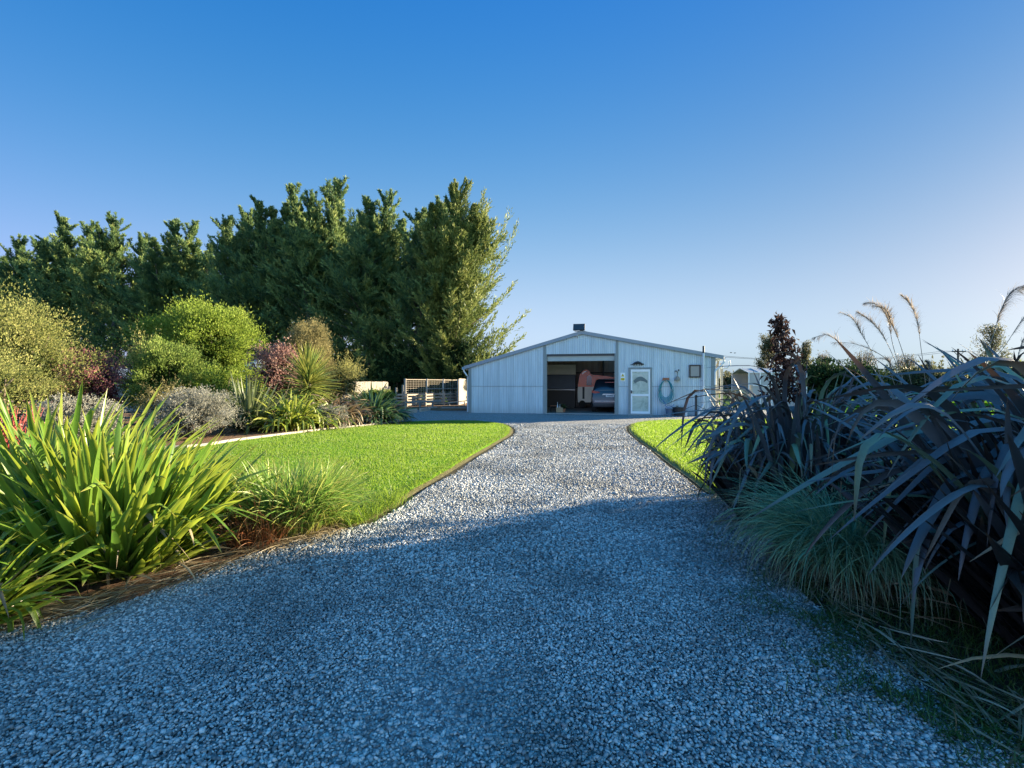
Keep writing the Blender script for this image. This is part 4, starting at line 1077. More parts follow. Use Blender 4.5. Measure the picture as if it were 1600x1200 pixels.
def conifer_parts(seed, H, Rm, nb, leaders=2, upang=(12, 40), curve=.5, low=.04, openness=0.0, spray=.26, side=None, fmin=.12, K=11, ml=7, lean=(0.0, 0.0)):
    """big cypress: trunk, extra leaders, up-swept limbs carrying flat sprays"""
    rng = np.random.default_rng(seed)
    T, S = Soup(), Soup()
    zs = np.linspace(0, H * .97, 9)
    sway = np.stack([np.cumsum(rng.normal(size=9)) * .08 + lean[0] * zs, np.cumsum(rng.normal(size=9)) * .08 + lean[1] * zs, zs], 1)
    T.add(*tube(sway, np.linspace(.30, .03, 9) * H / 14, 7))
    axes = [(sway, 0.0, H, 1.0)]
    for j in range(leaders):
        a = rng.uniform(0, 2 * PI); z0 = H * rng.uniform(.3, .6); top = H * rng.uniform(.80, .97); off = Rm * rng.uniform(.3, .6)
        zz = np.linspace(z0, top, 6); tt = (zz - z0) / (top - z0)
        bx_ = np.interp(z0, sway[:, 2], sway[:, 0]); by_ = np.interp(z0, sway[:, 2], sway[:, 1])
        pl_ = np.stack([bx_ + math.cos(a) * off * tt ** .5, by_ + math.sin(a) * off * tt ** .5, zz], 1)
        T.add(*tube(pl_, np.linspace(.10, .02, 6) * H / 14, 5)); axes.append((pl_, z0, top, .42))
    for (ax, z0, z1, wgt) in axes:
        n = int(nb * (1 if wgt == 1 else .38))
        f = rng.random(n) ** .9; h = np.maximum(z0 + (z1 - z0) * f, low * H)
        base = np.stack([np.interp(h, ax[:, 2], ax[:, 0]), np.interp(h, ax[:, 2], ax[:, 1]), h], 1)
        g_ = (h - z0) / (z1 - z0)
        prof_ = np.minimum((1 - g_) ** 1.05 * 1.45, 1) * np.minimum(1, .72 + g_ * 1.2) + fmin * .45
        az = rng.uniform(0, 2 * PI, n)
        Lb = Rm * wgt ** .6 * prof_ * rng.uniform(.55, 1.25, n)
        wis = (rng.random(n) < .45) & (g_ > .35) & (wgt == 1); Lb = np.where(wis, Lb * 1.3 + .7, Lb)
        if side is not None:  # longer limbs on one side
            Lb = Lb * (1 + side[1] * np.clip(np.cos(az - side[0]), 0, 1) ** 1.5)
        th0 = np.radians(rng.uniform(*upang, n)) + .55 * g_
        crv = curve * rng.uniform(.3, 1.2, n)
        s = np.linspace(0, 1, 8)[None]
        th = th0[:, None] - .18 + crv[:, None] * s
        a_ = az[:, None] + (rng.normal(size=n) * .3)[:, None] * s
        d = np.stack([np.cos(th) * np.cos(a_), np.cos(th) * np.sin(a_), np.sin(th)], -1)
        P = np.concatenate([np.zeros((n, 1, 3)), np.cumsum(d[:, 1:], 1)], 1) / 7 * Lb[:, None, None] + base[:, None]
        for j in range(0, n, 2): T.add(*tube(P[j][[0, 2, 5]], [.03 * Lb[j] / 2 + .01, .02 * Lb[j] / 2 + .006, .006], 3))
        # side shoots
        tpos = np.linspace(.22, 1.0, K); idx = tpos * 7; i0 = np.minimum(idx.astype(int), 6); fr = (idx - i0)[None, :, None]
        Q = P[:, i0] * (1 - fr) + P[:, i0 + 1] * fr; DQ = d[:, i0]
        side_ = unit(np.cross(DQ, np.array([0, 0, 1.])))
        for sg_ in (-1, 1, 0):
            dirn = unit(DQ * 1.0 + side_ * .75 * sg_ + rng.normal(size=Q.shape) * .22 + np.array([0, 0, .30 + (.1 if sg_ == 0 else 0)]))
            ls = np.clip((1 - g_) * 2.2 + .25, .25, 1)[:, None, None] * (.18 + .38 * (1 - tpos))[None, :, None] * (Lb[:, None, None] * .55 + .20) * rng.uniform(.6, 1.3, (n, K, 1))
            tt = np.linspace(.05, 1, ml)[None, None, :, None]
            PP = Q[:, :, None] + dirn[:, :, None] * ls[:, :, None] * tt + rng.normal(size=(n, K, ml, 3)) * .03
            DD = dirn[:, :, None] + rng.normal(size=(n, K, ml, 3)) * .24
            keep = (np.repeat(rng.random(n * K), ml) > openness) & (rng.random(n * K * ml) > .06)
            PPf = PP.reshape(-1, 3)[keep]; DDf = DD.reshape(-1, 3)[keep]
            rn = np.repeat(np.clip(rng.random(n)[:, None] * .4 + tpos[None] * .35 + rng.random((n, K)) * .25, 0, 1).reshape(-1), ml)[keep]
            m = len(PPf); fs_ = np.repeat(1 - .5 * np.clip(g_ - .35, 0, 1), K * ml)[keep]
            S.add(*leaves(rng, PPf, DDf, spray * fs_ * rng.uniform(.6, 1.3, m), spray * .25 * fs_ * rng.uniform(.7, 1.3, m), rnd=rn, bend=.15))
        # leader tip spire
    tipn = 70
    tz = H * (1 - .16 * rng.random(tipn) ** 1.3); w = (H - tz) * .07
    PP = np.stack([np.interp(tz, sway[:, 2], sway[:, 0]) + rng.normal(size=tipn) * w, np.interp(tz, sway[:, 2], sway[:, 1]) + rng.normal(size=tipn) * w, tz], 1)
    S.add(*leaves(rng, PP, rng.normal(size=(tipn, 3)) * .35 + [0, 0, 1], spray, spray * .25, rnd=.5 + .5 * rng.random(tipn)))
    return S, T

# ---------------------------------------------------------------- conifer shelter belt
variants = []
for k, (sd, ld, op) in enumerate(((21, 2, .30), (22, 3, .36), (23, 2, .40), (24, 3, .28))):
    S, T = conifer_parts(sd, 14.0, 2.9, 200, ld, openness=op, spray=.27, upang=(12, 48), K=14, ml=7)
    t = thing('conifer_tree', 'x', 'tree', (0, 0, 0))
    S.build('crown', M['conifer'], t); T.build('trunk', M['bark'], t, True)
    variants.append(t)
row = [(-38, 392), (-8, 386), (28, 380), (64, 380), (108, 349), (146, 362), (182, 349), (222, 374), (264, 351), (306, 362), (350, 348), (384, 336), (412, 323), (452, 306), (488, 318), (527, 289), (570, 316), (610, 317), (652, 338), (688, 322)]
rowlab = ['conifer whose tip is cut by the picture edge at the far end of the belt', 'low conifer beside the far end of the dark belt', 'low conifer with a short ragged tip above the golden shrub',
 'low conifer filling the dip before the taller pointed tips', 'conifer with the first tall pointed tip from the far end', 'slightly lower conifer between two tall pointed tips',
 'conifer with the second tall pointed tip from the far end', 'lower conifer in the dip behind the purple shrub', 'conifer with a flat forked top standing clear of the dip', 'conifer just before the belt rises, above the lime shrub',
 'conifer above the round lime shrub with a plumed tip', 'middle-height conifer on the rising part of the belt', 'conifer with an upright tip on the rising part of the belt', 'tall conifer above the cabbage tree',
 'slightly lower conifer beside the tallest one', 'tallest conifer of the belt with a sharp spire', 'conifer on the shed side of the tallest spire', 'conifer with a forked tip standing in a sky gap',
 'lower dark conifer next to the sunlit end tree', 'dark conifer whose spire stands just beside the sunlit end tree']
used = set()
rr = random.Random(4)
for i, (px, py) in enumerate(row):
    r = (px - 800) / 760; Y = 36.6 / (1 + .303 * r) + (1.2 if i % 2 else -.6); x = r * Y; H = Z(py, Y)
    v = variants[i % 4]
    t = v if (i % 4) not in used else copy_tree(v)
    used.add(i % 4)
    s = H / 14.0; wd = s * rr.uniform(1.0, 1.25)
    t.location = (x, Y, 0); t.scale = (wd, wd, s); t.rotation_euler = (0, 0, rr.uniform(0, 6.28))
    tag(t, rowlab[i], 'tree', 'dark conifers of the shelter belt')
# sunlit end tree with long limbs towards the shed
S, T = conifer_parts(31, 13.2, 2.9, 300, 3, side=(-.1, .55), openness=.15, upang=(10, 40), curve=.75, spray=.24, K=16, ml=8)
t = thing('conifer_tree', 'broad sunlit conifer at the shed end of the belt with long upswept limbs', 'tree', (X(708, 36.6), 36.6, 0), 0)
t.scale = (Z(303, 36.6) / 13.2,) * 3
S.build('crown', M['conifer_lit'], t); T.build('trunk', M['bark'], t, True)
t['group'] = 'dark conifers of the shelter belt'

# ---------------------------------------------------------------- mixed border (left)
def bpos(px, Y): return (X(px, Y), Y, .06)
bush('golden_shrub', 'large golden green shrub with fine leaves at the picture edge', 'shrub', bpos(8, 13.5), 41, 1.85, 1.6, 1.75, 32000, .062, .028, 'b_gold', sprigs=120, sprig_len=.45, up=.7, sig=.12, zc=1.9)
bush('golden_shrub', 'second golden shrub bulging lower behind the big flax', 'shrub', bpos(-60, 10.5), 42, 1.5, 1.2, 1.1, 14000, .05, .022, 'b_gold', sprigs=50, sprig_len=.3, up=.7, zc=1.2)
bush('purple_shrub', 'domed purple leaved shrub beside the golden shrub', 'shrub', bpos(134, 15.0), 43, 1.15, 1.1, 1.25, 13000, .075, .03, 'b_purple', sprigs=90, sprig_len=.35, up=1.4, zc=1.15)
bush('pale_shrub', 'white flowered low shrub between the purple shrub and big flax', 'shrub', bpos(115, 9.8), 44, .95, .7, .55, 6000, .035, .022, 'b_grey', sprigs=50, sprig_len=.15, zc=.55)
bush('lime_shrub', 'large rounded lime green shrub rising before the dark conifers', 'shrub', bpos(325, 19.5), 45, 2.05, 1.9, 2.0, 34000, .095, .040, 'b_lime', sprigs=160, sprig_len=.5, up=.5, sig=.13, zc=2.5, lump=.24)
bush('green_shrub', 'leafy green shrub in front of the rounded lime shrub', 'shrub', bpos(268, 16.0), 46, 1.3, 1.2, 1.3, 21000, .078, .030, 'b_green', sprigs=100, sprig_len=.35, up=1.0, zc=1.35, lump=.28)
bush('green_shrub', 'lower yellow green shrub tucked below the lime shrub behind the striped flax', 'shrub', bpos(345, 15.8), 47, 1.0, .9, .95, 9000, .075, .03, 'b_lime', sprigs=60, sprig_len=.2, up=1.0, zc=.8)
bush('golden_conifer', 'sparse twiggy golden conifer rising beside the green shrub', 'shrub', bpos(222, 17.0), 48, .55, .5, 1.5, 1800, .09, .03, 'b_thin', sprigs=34, sprig_len=.9, up=1.2, zc=1.5, hollow=.1, sig=.22, wood='bark')
bush('silver_shrub', 'silvery grey leaved mound at the timber edging', 'shrub', bpos(305, 12.2), 49, 1.0, .85, .68, 15000, .034, .022, 'b_grey', sprigs=150, sprig_len=.26, zc=.52, lump=.24, hollow=.35)
bush('silver_shrub', 'brownish grey twiggy mound beside the big green flax', 'shrub', bpos(262, 12.8), 50, .75, .7, .72, 5000, .036, .02, 'b_olive', sprigs=60, sprig_len=.3, zc=.65, hollow=.2)
flax('striped_flax', 'olive striped flax standing stiffly in the bark mulch', bpos(388, 14.2), 51, 170, 1.75, .075, 'flaxgrey', th=(28, 86), rad=.22, droop=(.0, .35), kink=.06, dead=26)
flax('strap_leaf_plant', 'yellow green arching strap leaf clump before the cabbage tree', bpos(452, 14.6), 52, 330, 1.45, .07, 'flaxlime', th=(35, 88), rad=.5, droop=(.6, 1.7), kink=.2, dead=30)
flax('strap_leaf_plant', 'second yellow green strap leaf clump beside the cabbage tree trunk', bpos(484, 15.3), 53, 240, 1.35, .065, 'flaxlime', th=(30, 85), rad=.4, droop=(.6, 1.8), kink=.2, dead=20)
bush('reddish_shrub', 'open shrub with pinkish red foliage behind the strap leaf clump', 'shrub', bpos(438, 18.0), 54, .95, .8, 1.0, 5500, .075, .04, 'b_pink', sprigs=60, sprig_len=.4, up=.6, zc=1.75, hollow=.2, sig=.16)
# cabbage tree: trunk and spiky head
ct = thing('cabbage_tree', 'young cabbage tree with a spiky yellow green head of leaves', 'tree', bpos(482, 16.2), 0)
rng = np.random.default_rng(55)
T = Soup(); T.add(*tube([(0, 0, 0), (.03, 0, .7), (0, .02, 1.55)], [.09, .075, .07], 8)); T.build('trunk', M['bark'], ct, True)
n = 560; zb = rng.uniform(1.1, 1.75, n); a0 = rng.uniform(0, 2 * PI, n); el = np.radians(-35 + 125 * np.clip((zb - 1.1) / .65 + rng.normal(size=n) * .12, 0, 1))
S = Soup(); S.add(*strips(rng, np.stack([.03 * np.cos(a0), .03 * np.sin(a0), zb], 1), a0, el, rng.uniform(.7, 1.25, n), .045, rng.uniform(0, .45, n), 1.5, seg=6, fold=.3, taper=2.2, twist=rng.normal(size=n) * .4))
S.build('crown', M['cordy'], ct, True)
bush('column_shrub', 'tall olive brown oval shrub behind the cabbage tree', 'shrub', bpos(482, 19.0), 56, .95, .85, 1.75, 19000, .06, .022, 'b_olive', sprigs=80, sprig_len=.2, up=1.6, zc=2.0, lump=.05, hollow=.6)
bush('wispy_shrub', 'small golden wispy shrub against the conifers by the fence', 'shrub', bpos(537, 19.5), 57, .75, .6, .85, 4200, .07, .022, 'b_thin', sprigs=60, sprig_len=.6, up=.9, zc=1.45, hollow=.15, sig=.18)
flax('brown_flax', 'brown and cream drooping flax between strap leaves and deep green flax', bpos(522, 16.2), 58, 230, 1.6, .065, 'flaxbrown', th=(38, 88), rad=.35, droop=(.6, 1.8), kink=.35, dead=30)
bush('silver_mound', 'low blue grey mound at the end of the timber edging', 'shrub', bpos(512, 15.2), 59, .62, .5, .38, 4200, .04, .02, 'b_grey', sprigs=30, sprig_len=.12, zc=.3)
flax('bronze_clump', 'dark bronze flax in shade behind the blue grey mound', bpos(543, 16.6), 60, 190, 1.15, .05, 'flaxdark', th=(25, 85), rad=.35, droop=(.4, 1.4), kink=.2, dead=10)
flax('deep_green_flax', 'deep green arching flax at the end of the border by the gravel', bpos(583, 17.6), 61, 430, 1.55, .065, 'flaxdeep', th=(22, 86), rad=.5, droop=(.5, 1.6), kink=.15, dead=20)
# red-stemmed dogwood
dw_ = thing('dogwood', 'bare red stemmed dogwood at the picture edge behind the flax', 'shrub', bpos(8, 8.6), 0)
rng = np.random.default_rng(62); T = Soup()
for i in range(90):
    a = rng.uniform(0, 2 * PI); b0 = np.array([rng.normal() * .3, rng.normal() * .15, 0]); e = b0 + np.array([math.cos(a) * .3, math.sin(a) * .25, rng.uniform(.6, 1.05)])
    T.add(*tube([b0, (b0 + e) / 2 + rng.normal(size=3) * .03, e], [.010, .008, .004], 4))
T.build('stems', M['redstem'], dw_)
S = Soup(); m = 260; P = np.stack([rng.normal(size=m) * .4, rng.normal(size=m) * .25, rng.uniform(.4, 1.1, m)], 1); S.add(*leaves(rng, P, rng.normal(size=(m, 3)), .05, .03)); S.build('foliage', M['b_pink'], dw_)
# filler shrubs further back
for i, (px, Y, rx, rz, mat, lab) in enumerate(((92, 21, 1.6, 1.3, 'b_green', 'dark green shrub far back between the purple shrub and conifers'), (412, 22, 1.2, 1.1, 'b_green', 'mid green shrub at the foot of the conifers behind the striped flax'),
    (590, 27.2, .9, .5, 'b_green', 'low shrub along the foot of the paling fence'), (505, 25, 1.5, .9, 'b_olive', 'olive shrub at the foot of the paling fence'))):
    bush('border_shrub', lab, 'shrub', bpos(px, Y), 70 + i, rx, rx * .8, rz, 5000, .11, .05, mat, sprigs=40, sprig_len=.3, zc=rz * .9)
# undergrowth below the conifers
for i, px in enumerate(np.linspace(-30, 720, 9)):
    r = (px - 800) / 760; Y = 35.6 / (1 + .303 * r) - .2
    if i == 0:
        u0 = bush('underplanting', 'x', 'shrub', (0, 0, 0), 90, 3.3, 1.6, 2.2, 9000, .20, .075, 'b_dark', sprigs=60, sprig_len=.6, zc=1.5); uu = u0
    else: uu = copy_tree(u0)
    uu.location = (r * Y, Y, 0); uu.rotation_euler = (0, 0, i * .35); uu.scale = (1, 1, 1 + .1 * (i % 3))
    tag(uu, 'dense dark evergreen undergrowth filling the foot of the conifer belt', 'shrub', 'dark undergrowth at the foot of the conifer belt')

# building glimpsed behind the purple shrub: low roof
hs_ = thing('low_outbuilding', 'low outbuilding with blue grey iron roof and brown ridge behind the shrubs', 'building', (X(205, 24.5), 24.5, 0), R(14))
MB().box2((-2.2, 0, 0), (4.2, 4.0, 1.75), .01).build('wall', M['conc'], hs_)
mb = MB(); mb.prism([(-.25, 1.72), (2.0, 2.30), (4.25, 1.72), (4.25, 1.78), (2.0, 2.37), (-.25, 1.78)], 'x', -2.4, 4.4); mb.build('roof', M['iron_roof'], hs_)
MB().bar((-2.42, 2.0, 2.39), (4.42, 2.0, 2.39), .22, .07).build('ridge_cap', M['terr'], hs_)
tk = thing('white_tank', 'pale rounded water tank glimpsed between the lime and reddish shrubs', 'water tank', (X(404, 26), 26, 0), 0)
MB().cyl((0, 0, 0), (0, 0, 2.3), .9, n=32).build('tank_wall', M['whitep'], tk, True)
MB().cyl((0, 0, 2.3), (0, 0, 2.75), .9, .15, n=32).build('tank_top', M['whitep'], tk, True)

# ---------------------------------------------------------------- big green flax and sedges (near left)
fp = G(185, 915)
flax('green_flax', 'very large bright green flax arching beside the gravel drive', (fp[0] - .38, fp[1] + .35, 0.0), 101, 520, 1.22, .056, 'flaxgreen', th=(46, 89), rad=.40, droop=(.0, .55), kink=.14, kamt=(.5, 1.6), dead=50,
     n_in=380, mat_in='flaxgreen', seg=12, inL=.50, squash=(1.25, 1.0), p=2.2)
flax('green_flax', 'second green flax merging behind the very large one at the picture edge', (-4.3, 4.5, 0.0), 102, 320, 1.6, .058, 'flaxgreen', th=(40, 88), rad=.42, droop=(.05, .7), kink=.14, dead=20, n_in=160, seg=10)
flax('green_flax', 'partly cut off green flax in the bottom corner by the gravel', (-3.35, 2.85, 0.0), 103, 170, .75, .042, 'flaxgreen', th=(34, 86), rad=.26, droop=(.1, 1.0), kink=.15, dead=30, n_in=80)
sp = G(434, 845)
tussock('sedge_clump', 'arching green sedge clump at the lawn corner beside the gravel', (sp[0] + .05, sp[1] + .18, 0), 111, 2500, .72, .014, 'carexgreen', rad=.27, th=(60, 89), droop=(.3, 1.7))
sp = G(485, 834)
tussock('sedge_clump', 'smaller green sedge clump leaning over the lawn edge', (sp[0], sp[1] + .15, 0), 112, 1100, .62, .011, 'carexgreen', rad=.18, th=(50, 89), droop=(.4, 1.9))
sp = G(380, 866)
tussock('rusty_sedge', 'reddish brown sedge clump between the flax and green sedge', (sp[0], sp[1] + .22, 0), 113, 420, .54, .008, 'carexrust', rad=.24, th=(50, 88), droop=(.3, 1.6))
# dry litter along bed edges
rng = np.random.default_rng(120)
def litter(line, n, spread, L, w, name, label, shift=0.0):
    i = rng.integers(0, len(line) - 1, n); t = rng.random(n)[:, None]
    P = line[i] * (1 - t) + line[i + 1] * t; tang = unit(line[i + 1] - line[i])
    nrm = np.stack([-tang[:, 1], tang[:, 0]], 1); P = P + nrm * (shift + rng.normal(size=n) * spread)[:, None]
    B = np.concatenate([P, rng.uniform(.02, .06, (n, 1))], 1)
    az = np.arctan2(tang[:, 1], tang[:, 0]) + rng.normal(size=n) * .45
    S = Soup(); S.add(*strips(rng, B, az, rng.uniform(-.02, .22, n), L * rng.uniform(.3, 1.3, n), w, rng.uniform(0, .5, n), 1.2, seg=5, cross=2, twist=rng.normal(size=n) * .6, azd=rng.normal(size=n) * .3))
    return tag(S.build(name, M['straw']), label, 'dry leaves', kind='stuff')
litter(smooth_loop(gl, 4, closed=False), 480, .10, .34, .008, 'leaf_litter', 'dry straw coloured leaf litter along the green flax bed', -.08)
litter(smooth_loop(gr, 4, closed=False)[8:], 420, .10, .30, .010, 'leaf_litter', 'dry straw coloured leaf litter under the bronze flaxes', .12)

# ---------------------------------------------------------------- bronze flaxes (right)
fa = G(1235, 835)
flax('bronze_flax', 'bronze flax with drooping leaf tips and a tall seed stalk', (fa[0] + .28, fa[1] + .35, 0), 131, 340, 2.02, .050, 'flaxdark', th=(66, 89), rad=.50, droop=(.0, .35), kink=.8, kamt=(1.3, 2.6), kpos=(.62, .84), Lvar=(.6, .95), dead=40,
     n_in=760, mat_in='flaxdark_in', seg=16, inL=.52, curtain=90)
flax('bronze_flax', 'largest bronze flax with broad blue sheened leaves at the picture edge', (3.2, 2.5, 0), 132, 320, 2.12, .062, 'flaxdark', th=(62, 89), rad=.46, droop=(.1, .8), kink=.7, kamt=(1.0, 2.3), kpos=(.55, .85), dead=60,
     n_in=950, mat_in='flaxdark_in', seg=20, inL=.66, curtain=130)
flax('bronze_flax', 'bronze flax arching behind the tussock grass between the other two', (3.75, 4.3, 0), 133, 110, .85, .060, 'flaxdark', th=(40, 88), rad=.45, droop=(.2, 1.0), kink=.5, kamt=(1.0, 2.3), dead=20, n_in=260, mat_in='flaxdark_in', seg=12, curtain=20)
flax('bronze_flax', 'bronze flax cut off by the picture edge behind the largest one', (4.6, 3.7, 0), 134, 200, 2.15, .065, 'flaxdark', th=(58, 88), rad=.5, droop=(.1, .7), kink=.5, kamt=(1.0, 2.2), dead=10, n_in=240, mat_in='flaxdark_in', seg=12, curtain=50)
tg = G(1310, 930)
tussock('tussock_grass', 'blue green tussock grass spilling between the bronze flaxes', (tg[0] + .25, tg[1] + .25, 0), 141, 2600, .98, .0085, 'carexblue', rad=.28, th=(62, 89), droop=(1.2, 3.2), skirt=600)
# tall flower stalk with seed pods
fs = thing('flax_flower_stalk', 'tall brown flax flower stalk hung with dark seed pods', 'flower stalk', (X(1228, 5.1), 5.1, .0), 0)
rng = np.random.default_rng(150)
zt_ = Z(497, 5.1); zs = np.linspace(.5, zt_, 14); xs_ = -.10 * ((zs - .5) / (zt_ - .5)) ** 6
T = Soup(); T.add(*tube(np.stack([xs_, 0 * zs, zs], 1), np.linspace(.013, .005, 14), 6))
S = Soup()
for k in range(38):
    z = 1.28 + (zt_ - 1.28) * (k + .5) / 38; f_ = (z - 1.3) / (zt_ - 1.3); a = k * 2.4
    L_ = (.15 * (1 - f_) + .06); x0 = -.10 * ((z - .5) / (zt_ - .5)) ** 6
    tip = np.array([x0 + math.cos(a) * L_, math.sin(a) * L_, z + .05])
    T.add(*tube([(x0, 0, z - .03), (x0 + math.cos(a) * L_ * .6, math.sin(a) * L_ * .6, z + .04), tip], [.004, .003, .003], 4))
    m = int(34 - 12 * f_); t_ = rng.uniform(.15, 1.1, m)[:, None]
    P = np.array([x0, 0, z])[None] * (1 - t_) + tip[None] * t_ + rng.normal(size=(m, 3)) * .016
    S.add(*leaves(rng, P, rng.normal(size=(m, 3)) * .45 + [0, 0, -.7], rng.uniform(.05, .085, m), .024, bend=.8))
T.build('stem', M['pod'], fs); S.build('seed_pods', M['pod'], fs)

# plume grass: stalks rising out of a clump, each a stalk + plume
pg = thing('plume_grass', 'dry plume grass clump with tall nodding silvery heads', 'ornamental grass', (3.95, 5.3, 0), 0)
rng = np.random.default_rng(160)
def plume(parent, path, Y, origin, size=1.0, dens=1.0, frac=.30, side=1):
    """path: stalk traced from its tip down to the clump"""
    P = np.array([(X(px, Y) - origin[0], Y - origin[1] + .02 * math.sin(px), Z(py, Y)) for px, py in path])[::-1]
    P = smooth_loop(P, 8, closed=False); n = len(P); s = np.concatenate([[0], np.cumsum(np.linalg.norm(np.diff(P, axis=0), axis=1))]); s = s / s[-1]
    T = Soup(); T.add(*tube(P, np.linspace(.0048, .0016, n), 4)); st = T.build('stalk', M['stalk'], parent)
    m = int(210 * dens); ss = 1 - frac * rng.random(m) ** 1.2
    Q = np.stack([np.interp(ss, s, P[:, k]) for k in range(3)], 1)
    dirn = unit(np.stack([np.interp(np.minimum(ss + .04, 1), s, P[:, k]) - np.interp(ss - .04, s, P[:, k]) for k in range(3)], 1))
    # soft bristles that sweep forward and hang to the outer side of the bend
    env = .35 + 1.0 * np.sin(PI * np.clip((1 - ss) / frac, 0, 1)) ** .7
    D = dirn * 1.0 + rng.normal(size=(m, 3)) * .22 + np.array([.28 * side, 0, -.12])
    D = unit(D); az = np.arctan2(D[:, 1], D[:, 0]); el = np.arcsin(np.clip(D[:, 2], -1, 1))
    S = Soup(); S.add(*strips(rng, Q, az, el, rng.uniform(.05, .11, m) * env * size, .0032, rng.uniform(.2, 1.3, m), 1.2, seg=4, cross=2, zmin=-9))
    S.build('plume', M['plume'], st)
og = (3.95, 5.3)
paths = [[(1269, 528), (1294, 524), (1319, 546), (1350, 592), (1378, 640), (1400, 690)],
         [(1303, 535), (1331, 537), (1362, 548), (1391, 566), (1406, 600), (1414, 690)],
         [(1314, 488), (1331, 499), (1347, 521), (1362, 555), (1380, 610), (1402, 690)],
         [(1337, 488), (1359, 499), (1375, 521), (1394, 557), (1412, 608), (1424, 690)],
         [(1353, 473), (1372, 476), (1386, 499), (1397, 539), (1414, 605), (1422, 690)],
         [(1362, 478), (1381, 484), (1392, 505), (1406, 544), (1426, 615), (1434, 690)],
         [(1406, 462), (1423, 477), (1431, 505), (1437, 546), (1445, 592), (1450, 690)],
         [(1376, 560), (1388, 566), (1396, 590), (1408, 630), (1416, 690)],
         [(1448, 566), (1452, 572), (1450, 600), (1446, 640), (1440, 690)]]
for i, pth in enumerate(paths):
    plume(pg, pth, 5.3 + .06 * math.sin(i * 2.3), og, 1.0 if i < 7 else .8, [1, 1.1, .9, 1.6, 2.2, 1.6, 1.4, 1, 2][i])
pg2 = thing('plume_grass', 'second plume grass with a feathery head bending at the picture edge', 'ornamental grass', (4.45, 4.75, 0), 0)
og2 = (4.45, 4.75)
plume(pg2, [(1602, 445), (1580, 457), (1566, 486), (1555, 515), (1536, 580), (1522, 690)], 4.75, og2, 1.5, 2.2, .3)
plume(pg2, [(1625, 470), (1600, 492), (1569, 538), (1548, 580), (1530, 690)], 4.75, og2, 1.0, 1.0)
plume(pg2, [(1612, 500), (1598, 540), (1582, 580), (1560, 690)], 4.8, og2, .9, .8)
S = Soup(); n = 420; a0 = rng.uniform(0, 2 * PI, n)
S.add(*strips(rng, np.stack([rng.normal(size=n) * .14, rng.normal(size=n) * .12, np.full(n, .02)], 1), a0, np.radians(rng.uniform(60, 88, n)), rng.uniform(.6, 1.45, n), .010, rng.uniform(.3, 1.8, n), 2.0, seg=8, cross=2, azd=rng.normal(size=n) * .3))
S.build('blades', M['plume'], pg)
ox, oy = 4.45, 4.75
S = Soup(); n = 200; a0 = rng.uniform(0, 2 * PI, n)
S.add(*strips(rng, np.stack([rng.normal(size=n) * .12 - .1, rng.normal(size=n) * .12, np.full(n, .02)], 1), a0, np.radians(rng.uniform(60, 88, n)), rng.uniform(.5, 1.3, n), .010, rng.uniform(.3, 1.8, n), 2.0, seg=8, cross=2))
S.build('blades', M['plume'], pg2)

# ---------------------------------------------------------------- far side: hedge, trees, building, pole
def farbush(px, Y, pw, ptop, label, seed, n=6000, mat='b_dark', leaf=.2):
    w = pw / 760 * Y / 2; h = Z(ptop, Y)
    return bush('hedge_shrub', label, 'shrub', (X(px, Y), Y, 0), seed, w, w * .7, h * .52, n, leaf, leaf * .5, mat, sprigs=90, sprig_len=.8, zc=h * .46, lump=.3, hollow=.5)
farbush(1300, 33, 150, 571, 'broad dark evergreen shrub beyond the lawn behind the seed stalk', 171, 12000)
farbush(1385, 36, 110, 586, 'dark evergreen shrub beyond the lawn under the bare round tree', 172, 9000)
farbush(1455, 34, 110, 574, 'paler loose shrub beyond the plume grass heads', 173, 6000, 'b_far')
farbush(1530, 36, 120, 572, 'dark evergreen shrub below the utility pole', 174, 9000)
farbush(1620, 34, 130, 570, 'loose shrub under the tall sparse tree at the picture edge', 175, 6000, 'b_green')
farbush(1150, 44, 70, 588, 'distant grey green shrub seen past the shed corner', 176, 5000, 'b_far')
farbush(1215, 46, 80, 592, 'distant grey green shrub beside the white glasshouse', 177, 5000, 'b_far')
